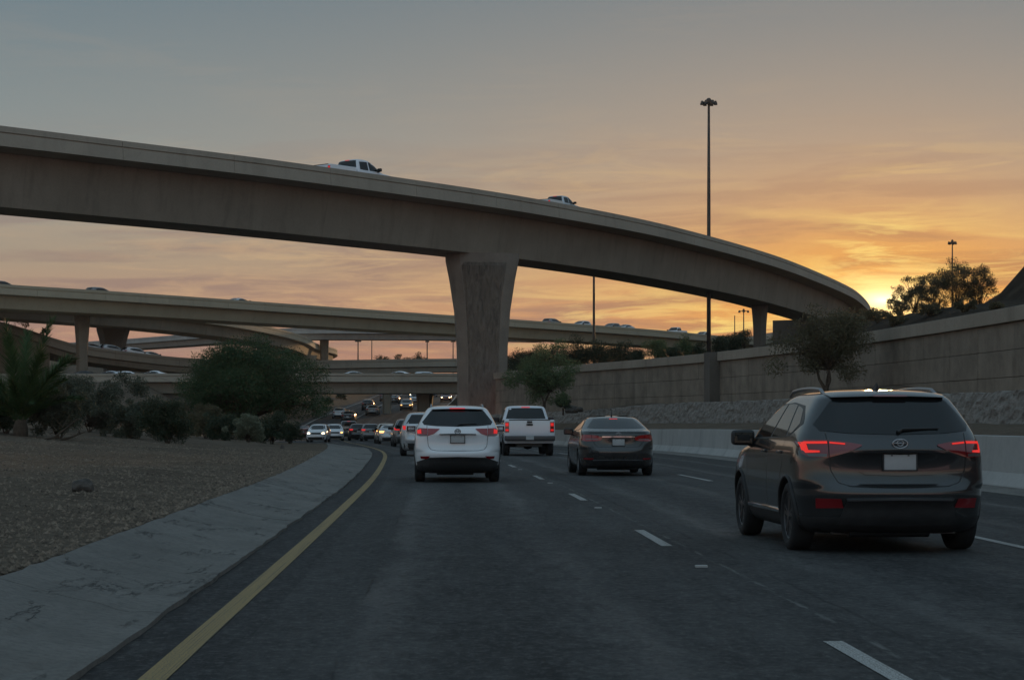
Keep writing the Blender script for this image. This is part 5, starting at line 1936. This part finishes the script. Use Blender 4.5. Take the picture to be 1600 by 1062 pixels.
    patch(B, 'rear', [(-0.62, 0.375), (0, 0.385), (0.62, 0.375)], [(-0.66, 0.24), (0, 0.225), (0.66, 0.24)], M_CLAD, 'diffuser', root, 0.010, 0.04, 19, 4)
    patch(B, 'rear', [(-0.62, 0.398), (0, 0.408), (0.62, 0.398)], [(-0.62, 0.378), (0, 0.388), (0.62, 0.378)], M_RIM, 'bumper_trim', root, 0.016, 0.03, 19, 3)
    mb = MB()
    mb.add([(-0.02, -0.72, 1.47), (0.02, -0.72, 1.47), (0.02, -0.52, 1.478), (-0.02, -0.52, 1.478), (0, -0.72, 1.535), (0, -0.69, 1.54)],
           [(0, 1, 4), (1, 2, 5, 4), (2, 3, 5), (3, 0, 4, 5)])
    mb.tube([(0, -0.70, 1.52), (0, -0.72, 1.57)], 0.006, 5)
    obj('antenna', mb.mesh('antenna', [M_CLAD]), root)
    mirrors(root, 0.86, 0.66, 1.08, M_CLAD, 0.95)
    return B


CAB_ST = [
    (0.48, 0.66, 2.70, 0.93, 0.12, 4.0, 0.5),
    (0.60, 0.68, 2.86, 0.97, 0.14, 4.0, 0.6),
    (0.90, 0.68, 2.88, 0.985, 0.16, 4.0, 0.6),
    (1.10, 0.68, 2.80, 0.985, 0.18, 4.0, 0.6),
    (1.19, 0.68, 2.45, 0.98, 0.18, 4.0, 0.6),
    (1.24, 0.68, 1.85, 0.975, 0.20, 4.0, 0.6),
    (1.28, 0.675, 1.55, 0.965, 0.20, 4.0, 0.5),
    (1.36, 0.665, 1.42, 0.945, 0.22, 3.8, 0.45),
    (1.60, 0.625, 1.10, 0.875, 0.25, 3.6, 0.40),
    (1.84, 0.575, 0.72, 0.800, 0.28, 3.4, 0.40),
    (1.92, 0.530, 0.55, 0.755, 0.30, 3.2, 0.40),
    (1.96, 0.430, 0.40, 0.660, 0.30, 3.0, 0.40),
    (1.98, 0.300, 0.25, 0.500, 0.28, 2.8, 0.35),
    (1.988, 0.150, 0.12, 0.300, 0.20, 2.6, 0.2)]
CAB_Z = [0.48, 0.54, 0.60, 0.70, 0.80, 0.90, 1.0, 1.10, 1.15, 1.19, 1.215, 1.24, 1.26, 1.28, 1.32, 1.36, 1.44, 1.52, 1.60, 1.68, 1.76, 1.84, 1.88, 1.92, 1.94, 1.96, 1.97, 1.98, 1.988]


def make_pickup(root, paintm, lo=False):
    C_ = Body(CAB_ST)
    q = (5, 6, 4) if lo else (10, 14, 8)
    V, F = C_.build(CAB_Z[::2] + [CAB_Z[-1]] if lo else CAB_Z, *q)
    AXF, AXR = 1.95, -1.72
    if lo:
        obj('cab', mesh('cab', V, F, paintm, True), root)
    else:
        obj('cab', cut_arches(V, F, (AXF,), 0.45, 0.41, 0.66, [paintm, M_CLAD], 0.52, 0), root)
    BED = Body([(0.50, 2.88, -0.74, 0.955, 0.10, 5.0, 0.05), (0.62, 2.90, -0.73, 0.985, 0.12, 5.0, 0.05), (0.95, 2.905, -0.73, 0.995, 0.12, 5.0, 0.05), (1.20, 2.90, -0.73, 0.99, 0.12, 5.0, 0.05), (1.41, 2.885, -0.73, 0.98, 0.12, 5.0, 0.05)])
    ex = [(z, *BED.par(z)) for z in (0.50, 0.56, 0.62, 0.75, 0.95, 1.1, 1.2, 1.32, 1.40)]
    ex += [(1.415, 2.875, -0.74, 0.965, 0.12, 5.0, 0.05), (1.415, 2.82, -0.80, 0.915, 0.10, 5.0, 0.05), (1.33, 2.81, -0.81, 0.905, 0.10, 5.0, 0.05), (0.92, 2.81, -0.81, 0.905, 0.10, 5.0, 0.05)]
    V, F = BED.build(None, 5 if lo else 10, 5 if lo else 12, 4, ex)
    if lo:
        obj('bed', mesh('bed', V, F, paintm, False), root)
    else:
        obj('bed', cut_arches(V, F, (AXR,), 0.45, 0.41, 0.66, [paintm, M_CLAD], 0.52, 0), root)
    mb = MB()
    mb.box((0, -0.2, 0.45), (1.0, 5.0, 0.16))
    mb.tube([(-0.75, AXR, 0.41), (0.75, AXR, 0.41)], 0.07, 8)
    mb.lathe([(-0.16, 0.12), (0, 0.17), (0.16, 0.12)], 'X', 10, c=(0, AXR, 0.41))
    obj('chassis', mb.mesh('chassis', [M_GRILLE]), root)
    patch(C_, 'rear', [(-0.67, 1.885), (0, 1.895), (0.67, 1.885)], [(-0.80, 1.46), (0, 1.45), (0.80, 1.46)], M_GLASS, 'rear_window', root, 0.006, 0.02, 11, 6)
    patch(C_, 'rear', [(-0.17, 1.935), (0.17, 1.935)], [(-0.17, 1.912), (0.17, 1.912)], M_BRAKE, 'brake_lamp', root, 0.012, 0.02, 6, 3)
    patch(C_, 'front', [(-0.62, 1.88), (0, 1.895), (0.62, 1.88)], [(-0.84, 1.35), (0, 1.33), (0.84, 1.35)], M_GLASS, 'windscreen', root, 0.006, 0.02, 15, 6)
    patch(C_, 'front', [(-0.6, 1.10), (0, 1.11), (0.6, 1.10)], [(-0.6, 0.72), (0, 0.71), (0.6, 0.72)], M_GRILLE, 'grille', root, 0.01, 0.03, 9, 4)
    patch(BED, 'rear', [(-0.76, 1.415), (0.76, 1.415)], [(-0.76, 0.845), (0.76, 0.845)], paintm, 'tailgate', root, 0.012, 0.02, 9, 5)
    patch(BED, 'rear', [(-0.80, 1.43), (0.80, 1.43)], [(-0.80, 1.392), (0.80, 1.392)], M_CLAD, 'tailgate_cap', root, 0.02, 0.06, 5, 3)
    if not lo:
        for z0, z1 in ((1.29, 1.365), (1.19, 1.262)):
            rbox('tailgate_handle', (0, -2.925, (z0 + z1) / 2), (0.25 if z0 < 1.25 else 0.2, 0.04, z1 - z0), M_GRILLE, root, 0.01, 2)
    for sg in (-1, 1):
        patch(C_, 'side', [(1.05, 1.62), (0.72, 1.82), (0.34, 1.83)], [(1.25, 1.34), (0.8, 1.33), (0.36, 1.33)], M_GLASS, 'side_window', root, 0.006, 0.02, 10, 5, sg)
        patch(C_, 'side', [(0.26, 1.83), (-0.1, 1.825), (-0.38, 1.80)], [(0.26, 1.33), (-0.1, 1.33), (-0.42, 1.35)], M_GLASS, 'side_window', root, 0.006, 0.02, 10, 5, sg)
        patch(BED, 'rear', [(sg * 0.955, 1.33), (sg * 0.80, 1.33)], [(sg * 0.955, 0.93), (sg * 0.80, 0.93)], M_LENS, 'tail_light', root, 0.014, 0.04, 6, 6)
        tl_ = [o for o in root.children if o.name.startswith('tail_light')][-1]
        for z0, z1 in ((1.17, 1.29), (0.98, 1.05)):
            patch(BED, 'rear', [(sg * 0.94, z1), (sg * 0.82, z1)], [(sg * 0.94, z0), (sg * 0.82, z0)], M_BRAKE, 'light_strip', tl_, 0.019, 0.01, 4, 3)
        patch(C_, 'front', [(sg * 0.93, 1.09), (sg * 0.66, 1.10)], [(sg * 0.93, 0.86), (sg * 0.66, 0.86)], M_LENSC, 'headlight', root, 0.01, 0.03, 5, 4)
        if not lo:
            seam(C_, 'side', [(1.36, 1.30), (1.36, 0.9), (1.32, 0.56)], root, 0.010, sg)
            seam(C_, 'side', [(0.30, 1.30), (0.30, 0.9), (0.30, 0.56)], root, 0.010, sg)
        wheel(root, sg * 0.86, AXF, 0.40, 0.27, M_RIM, lo=lo)
        wheel(root, sg * 0.86, AXR, 0.40, 0.27, M_RIM, lo=lo)
    rbox('rear_bumper', (0, -3.00, 0.70), (1.96, 0.24, 0.19), M_RIMDARK, root, 0.04, 3)
    if not lo:
        rbox('license_plate', (0, -3.135, 0.71), (0.31, 0.02, 0.15), M_PLATE, root, 0.006, 1)
    mirrors(root, 0.97, 1.02, 1.42, M_CLAD, 1.15)


def heading(y):
    s = (YEL(y + 3) - YEL(y - 3)) / 6
    return -math.atan(s)


# ---- the five near vehicles
r = thing('suv', 'dark grey gunmetal SUV with lit C-shaped tail lights at right, nearest vehicle', 'SUV', (px(1392, 19.6) - 0.10, 19.6 + 2.2, ZR(20)), rad(3.6))
r.scale = (1.045, 1.0, 1.0)
r.location.x += 0.05
make_suv(r, M_P_DARK, 'gunmetal')
Yc = 42.9 + 2.25
r = thing('suv', 'white SUV with red tail lights in the left lane straight ahead', 'SUV', (px(713.5, 42.9) - 0.08, Yc, ZR(Yc)), rad(2.6), scale=1.02)
make_suv(r, M_P_WHITE, 'white')
Yc = 48.0 + 2.35
r = thing('sedan', 'black sedan with chrome trunk bar between white pickup and grey SUV', 'sedan', (px(966, 48.0) - 0.12, Yc, ZR(Yc)), rad(3.0), scale=1.02)
make_sedan(r, M_P_SEDAN)
Yc = 77.2 + 2.95
r = thing('pickup_truck', 'white pickup truck seen from behind in the middle lane', 'pickup truck', (px(824.5, 77.2) - 0.10, Yc, ZR(Yc)), rad(3.4), scale=1.03)
make_pickup(r, M_P_TRUCK)


# ---- simpler prototypes for the distant traffic
def make_lo(kind, root):
    st, zsl = (SED_ST, SED_Z) if kind == 'sedan' else (SUV_ST, SUV_Z)
    B = Body(st)
    V, F = B.build(zsl[::2] + [zsl[-1]], 6, 7, 5)
    k = 0.0 if kind == 'suv' else 1.0
    fm = [0] * len(F)
    obj('body', mesh('body', V, F, M_P_SILVER, True), root)
    if kind == 'suv':
        patch(B, 'rear', [(-0.53, 1.595), (0.53, 1.595)], [(-0.74, 1.25), (0.74, 1.25)], M_GLASS, 'rear_window', root, 0.006, 0.02, 9, 4)
        patch(B, 'front', [(-0.58, 1.58), (0.58, 1.58)], [(-0.76, 1.20), (0.76, 1.20)], M_GLASS, 'windscreen', root, 0.006, 0.02, 9, 4)
        sw = ([(0.26, 1.395), (-0.04, 1.530), (-0.84, 1.54), (-1.26, 1.475)], [(0.78, 1.178), (0.25, 1.182), (-0.9, 1.2), (-1.46, 1.32)])
        zl, zh, axr, axf, wr = (1.02, 1.17), (0.78, 0.92), -1.33, 1.37, 0.36
    else:
        patch(B, 'rear', [(-0.50, 1.405), (0.50, 1.405)], [(-0.70, 1.16), (0.70, 1.16)], M_GLASS, 'rear_window', root, 0.006, 0.02, 9, 4)
        patch(B, 'front', [(-0.56, 1.40), (0.56, 1.40)], [(-0.75, 1.12), (0.75, 1.12)], M_GLASS, 'windscreen', root, 0.006, 0.02, 9, 4)
        sw = ([(0.30, 1.275), (0.02, 1.362), (-0.52, 1.362), (-0.85, 1.310)], [(0.74, 1.095), (0.25, 1.108), (-0.62, 1.124), (-1.08, 1.170)])
        zl, zh, axr, axf, wr = (0.87, 1.0), (0.66, 0.80), -1.42, 1.40, 0.325
    patch(B, 'front', [(-0.44, zh[1]), (0.44, zh[1])], [(-0.44, zh[0] - 0.02), (0.44, zh[0] - 0.02)], M_GRILLE, 'grille', root, 0.012, 0.02, 5, 3)
    patch(B, 'rear', [(-0.16, zl[0] - 0.02), (0.16, zl[0] - 0.02)], [(-0.16, zl[0] - 0.17), (0.16, zl[0] - 0.17)], M_PLATE, 'license_plate', root, 0.012, 0.02, 3, 3)
    patch(B, 'rear', [(-0.85, 0.50), (0.85, 0.50)], [(-0.8, 0.26), (0.8, 0.26)], M_CLAD, 'rear_bumper', root, 0.012, 0.02, 9, 3)
    patch(B, 'front', [(-0.80, 0.50), (0.80, 0.50)], [(-0.7, 0.28), (0.7, 0.28)], M_CLAD, 'front_bumper', root, 0.012, 0.02, 9, 3)
    for sg in (-1, 1):
        patch(B, 'side', sw[0], sw[1], M_GLASS, 'side_window', root, 0.006, 0.02, 10, 4, sg)
        patch(B, 'rear', [(sg * 0.88, zl[1]), (sg * 0.52, zl[1])], [(sg * 0.86, zl[0]), (sg * 0.56, zl[0])], M_LENS, 'tail_light', root, 0.014, 0.03, 6, 3)
        patch(B, 'front', [(sg * 0.80, zh[1] - 0.05), (sg * 0.72, zh[1]), (sg * 0.64, zh[1]), (sg * 0.57, zh[1] - 0.05)], [(sg * 0.80, zh[0] + 0.05), (sg * 0.72, zh[0]), (sg * 0.64, zh[0]), (sg * 0.57, zh[0] + 0.05)], M_LENSC, 'headlight', root, 0.014, 0.03, 5, 3)
        wheel(root, sg * 0.83, axr, wr, 0.23, M_RIM, lo=True)
        wheel(root, sg * 0.83, axf, wr, 0.23, M_RIM, lo=True)
    mirrors(root, 0.88, 0.68, 1.12, M_CLAD, 1.0)


PROTO = {}
USED = set()
for kd in ('suv', 'sedan', 'pickup_truck'):
    PROTO[kd] = thing(kd, 'x', 'car', (0, 0, 0))
    if kd == 'pickup_truck':
        make_pickup(PROTO[kd], M_P_SILVER, lo=True)
    else:
        make_lo(kd, PROTO[kd])
bpy.context.view_layer.update()


def place(kind, label, loc, rz, pm, group, head=None, tail=None, scale=1.0, pitch=0.0):
    c = PROTO[kind] if kind not in USED else copy_tree(PROTO[kind])
    USED.add(kind)
    c.location = loc
    c.rotation_euler = (pitch, 0, rz)
    c.scale = (scale,) * 3
    tag(c, label, {'suv': 'SUV', 'sedan': 'sedan', 'pickup_truck': 'pickup truck'}[kind], group)
    for ch in c.children:
        b = ch.name.split('.')[0]
        mm = None
        if b in ('body', 'cab', 'bed', 'tailgate'):
            mm = pm
        elif b == 'headlight':
            mm = head or M_LENSC
        elif b == 'tail_light':
            mm = tail or M_LENS
        if mm and len(ch.material_slots):
            ch.material_slots[0].link = 'OBJECT'
            ch.material_slots[0].material = mm
    return c


GA = 'traffic ahead at the road bend'
PI = math.pi
# going away, left lane
Y = 79
place('suv', 'silver SUV mostly hidden behind the left side of the white SUV', (px(659, Y - 2.2), Y, ZR(Y)), heading(Y), M_P_SILVER, GA, tail=M_BRAKE, scale=1.04)
Y = 122
place('suv', 'dark SUV squeezed between the silver SUV and the pale pair ahead', (px(633, Y - 2.2), Y, ZR(Y)), heading(Y), M_P_GREY, GA, tail=M_BRAKE, scale=1.03)
Y = 150
place('sedan', 'pale silver sedan with glowing left lamp, front one of the pale pair', (px(606, Y - 2.3), Y, ZR(Y)), heading(Y), M_P_SILVER, GA, tail=M_AMBER, scale=1.02)
Y = 160
place('suv', 'pale SUV just behind the pale silver sedan at the bend', (px(600, Y - 2.3), Y, ZR(Y)), heading(Y), M_P_BEIGE, GA, tail=M_AMBER, scale=0.98)
Y = 186
place('suv', 'rightmost of the three dark vehicles beyond the bend', (px(575.5, Y - 2.2), Y, ZR(Y)), heading(Y), M_P_GREY, GA, tail=M_BRAKE)
Y = 192
place('suv', 'middle one of the three dark vehicles beyond the bend', (px(556, Y - 2.2), Y, ZR(Y)), heading(Y), M_P_BLACK, GA, tail=M_BRAKE)
Y = 203
place('pickup_truck', 'leftmost of the three dark vehicles beyond the bend', (px(541, Y - 2.9), Y, ZR(Y)), heading(Y), M_P_GREY, GA)
# oncoming with lamps lit
GO = 'oncoming cars with lit headlights'
Y = 176
place('suv', 'white oncoming SUV with bright headlights, nearest oncoming vehicle', (px(494, Y - 2.2), Y, ZR(Y)), PI - 0.02, M_P_WHITE, GO, head=M_HEAD, scale=0.98)
Y = 190
place('suv', 'white oncoming SUV just right of the nearest oncoming one', (px(519, Y - 2.2), Y, ZR(Y)), PI + 0.12, M_P_WHITE, GO, head=M_AMBER, scale=0.98)
Y = 214
place('sedan', 'oncoming car peeking above the nearest oncoming SUV', (px(498, Y), Y, ZR(Y)), PI, M_P_SILVER, GO, head=M_AMBER)
Y = 207
place('sedan', 'small red car at the left behind the nearest oncoming SUV', (px(473, Y), Y, ZR(Y)), heading(Y), M_P_RED, GO)
# far traffic climbing the road under the overpass
rng = random.Random(31)
GF = 'far traffic on the rising road'
FAR = [(0.35, 262, 0, 'black', 'dark car alone in the left half of the far road, nearest there'), (0.30, 300, 0, 'black', 'dark car higher up on the left half of the far road'),
       (0.44, 282, 0, 'grey', 'grey car near the centre line of the far road'),
       (0.60, 330, 1, 'silver', 'far car with headlights, lowest left in the bright cluster'), (0.66, 352, 1, 'white', 'far white car with headlights, second lowest in the bright cluster'),
       (0.74, 318, 1, 'silver', 'far silver car with headlights right in the bright cluster, low'), (0.58, 392, 1, 'white', 'far white car with headlights, mid height in the cluster'),
       (0.70, 410, 1, 'silver', 'far silver car with headlights, upper middle of the cluster'), (0.82, 380, 1, 'beige', 'far beige car with headlights near the big pier'),
       (0.62, 448, 1, 'white', 'far white car with headlights, upper left of the cluster'), (0.76, 462, 1, 'silver', 'far silver car with headlights, topmost of the cluster'),
       (0.52, 360, 1, 'silver', 'far silver car with headlights, leftmost of the cluster, halfway up'), (0.68, 378, 1, 'white', 'far white car with headlights in the heart of the cluster'),
       (0.55, 425, 1, 'silver', 'far silver car with headlights, leftmost near the top of the cluster'), (0.72, 440, 1, 'beige', 'far beige car with headlights between the topmost cars'),
       (0.64, 300, 1, 'grey', 'far grey car with headlights below the cluster, nearest with lights'), (0.22, 272, 0, 'silver', 'pale car hugging the left edge line of the far road'),
       (0.26, 345, 0, 'grey', 'small grey car far up the left half of the far road'), (0.40, 330, 0, 'black', 'small dark car far up beside the centre line'),
       (0.88, 340, 1, 'red', 'far red car with headlights right of the cluster'), (0.84, 430, 0, 'black', 'far dark car without lights beside the topmost ones')]
PM = {'black': M_P_BLACK, 'grey': M_P_GREY, 'silver': M_P_SILVER, 'white': M_P_WHITE, 'beige': M_P_BEIGE, 'red': M_P_RED}
for k, (t, Y, lit, pc, lb) in enumerate(FAR):
    x = XL(Y) + (XBAR(Y) - XL(Y)) * t
    sl = (ZR(Y + 3) - ZR(Y - 3)) / 6
    place('suv' if k % 2 else 'sedan', lb, (x, Y, ZR(Y) + 0.01), PI if lit else 0.0, PM[pc], GF, head=(M_HEAD if k % 3 else M_AMBER) if lit else None, pitch=-math.atan(sl) if lit else math.atan(sl))


# ---- vehicles on the bridges
def on_bridge(P, fx, inset_, dz, kind, label, pm, group, rev=False, scale=1.0, head=None, tail=None):
    i = nearest(P, fx)
    d, l = frame(P, i)
    # refine along the segment
    best = min((abs(800 + (P[i] + d * s + l * inset_).x * 3010 / (P[i] + d * s + l * inset_).y - fx), s) for s in np.linspace(-4, 4, 33))
    p = P[i] + d * best[1] + l * inset_
    rz = math.atan2(-d.x, d.y) + (PI if rev else 0)
    d3 = P[min(i + 1, len(P) - 1)] - P[max(0, i - 1)]
    pit = math.atan2(d3.z, math.hypot(d3.x, d3.y))
    return place(kind, label, (p.x, p.y, p.z - dz), rz, pm, group, head, tail, scale, -pit if rev else pit)


GB = 'vehicles on the near flyover'
on_bridge(P1, 552, 4.9, 0.98, 'pickup_truck', 'white crew cab pickup truck on the near flyover, the larger one', M_P_TRUCK, GB, scale=1.38)
on_bridge(P1, 872, 2.1, 0.98, 'pickup_truck', 'pale pickup truck farther along the near flyover, mostly behind its parapet', M_P_SILVER, GB, scale=1.02)
GB2 = 'cars on the tan bridge'
T2 = [(158, 'suv', 'grey', 'dark car on the tan bridge above its left column'), (378, 'sedan', 'silver', 'low car on the tan bridge above the big mesquite'),
      (6, 'suv', 'black', 'dark car on the tan bridge at the left picture edge'),
      (872, 'suv', 'grey', 'first car right of the big pier on the tan bridge'), (907, 'suv', 'silver', 'second car right of the big pier on the tan bridge, before the thin mast'),
      (957, 'suv', 'grey', 'third car right of the big pier on the tan bridge, just after the thin mast'), (986, 'sedan', 'silver', 'fourth car right of the big pier on the tan bridge'),
      (1063, 'pickup_truck', 'white', 'white pickup near the right end of the tan bridge'), (1100, 'suv', 'beige', 'last pale car on the tan bridge by the tall mast')]
for fx, kd, pc, lb in T2:
    on_bridge(P2, fx, 5.6 if fx < 500 else 3.0, 0.86, kd, lb, PM[pc], GB2, rev=(fx > 900), scale=1.0 if kd != 'sedan' else 1.1)
GB6 = 'cars on the left ramp'
for fx, kd, pc, lb in ((146, 'sedan', 'silver', 'leftmost car roof on the left ramp beside the column'), (175, 'suv', 'silver', 'pale car with sunlit roof on the left ramp, left of two'), (212, 'suv', 'white', 'pale car with sunlit roof on the left ramp, right of two'), (238, 'sedan', 'beige', 'small car at the right end of the left ramp queue')):
    on_bridge(P6, fx, 4.0, 0.86, kd, lb, PM[pc], GB6, scale=1.0)
GB7 = 'cars on the low street overpass'
for k, (fx, kd, pc) in enumerate(((140, 'sedan', 'black'), (170, 'sedan', 'silver'), (205, 'suv', 'white'), (236, 'sedan', 'white'), (560, 'sedan', 'silver'), (618, 'sedan', 'white'), (672, 'suv', 'silver'))):
    lb = ['dark car at the left end of the low overpass', 'silver car next to the dark one on the low overpass', 'white tall car on the low overpass left of the tree', 'white car on the low overpass closest to the tree', 'silver car on the low overpass just right of the tree', 'white car in the middle of the low overpass', 'silver tall car on the low overpass next to the big pier'][k]
    on_bridge(P7, fx, 5.2 if fx < 400 else 8.5, 0.66 + (0.62 if kd == 'suv' else 0.35), kd, lb, PM[pc], GB7, rev=bool(k % 2))

# ================================================================== dusty evening air
hb = MB()
hb.box((0, 700, 14.5), (1100, 1800, 47.0))
hz_me = hb.mesh('haze', [])
bmx = bmesh.new()
bmx.from_mesh(hz_me)
bmesh.ops.recalc_face_normals(bmx, faces=bmx.faces)
bmx.to_mesh(hz_me)
bmx.free()
hm = bpy.data.materials.new('dusty_air')
hm.use_nodes = True
ht = NT(hm.node_tree)
ht.n.clear()
ho = ht.add('ShaderNodeOutputMaterial')
pv = ht.add('ShaderNodeVolumePrincipled')
pv.inputs['Color'].default_value = (0.86, 0.83, 0.80, 1)
pv.inputs['Density'].default_value = 0.0001
pv.inputs['Anisotropy'].default_value = 0.5
ht.l.new(pv.outputs[0], ho.inputs['Volume'])
hz_me.materials.append(hm)
tag(obj('haze', hz_me), 'thin dusty evening haze filling the air over the interchange', None, None, 'stuff')
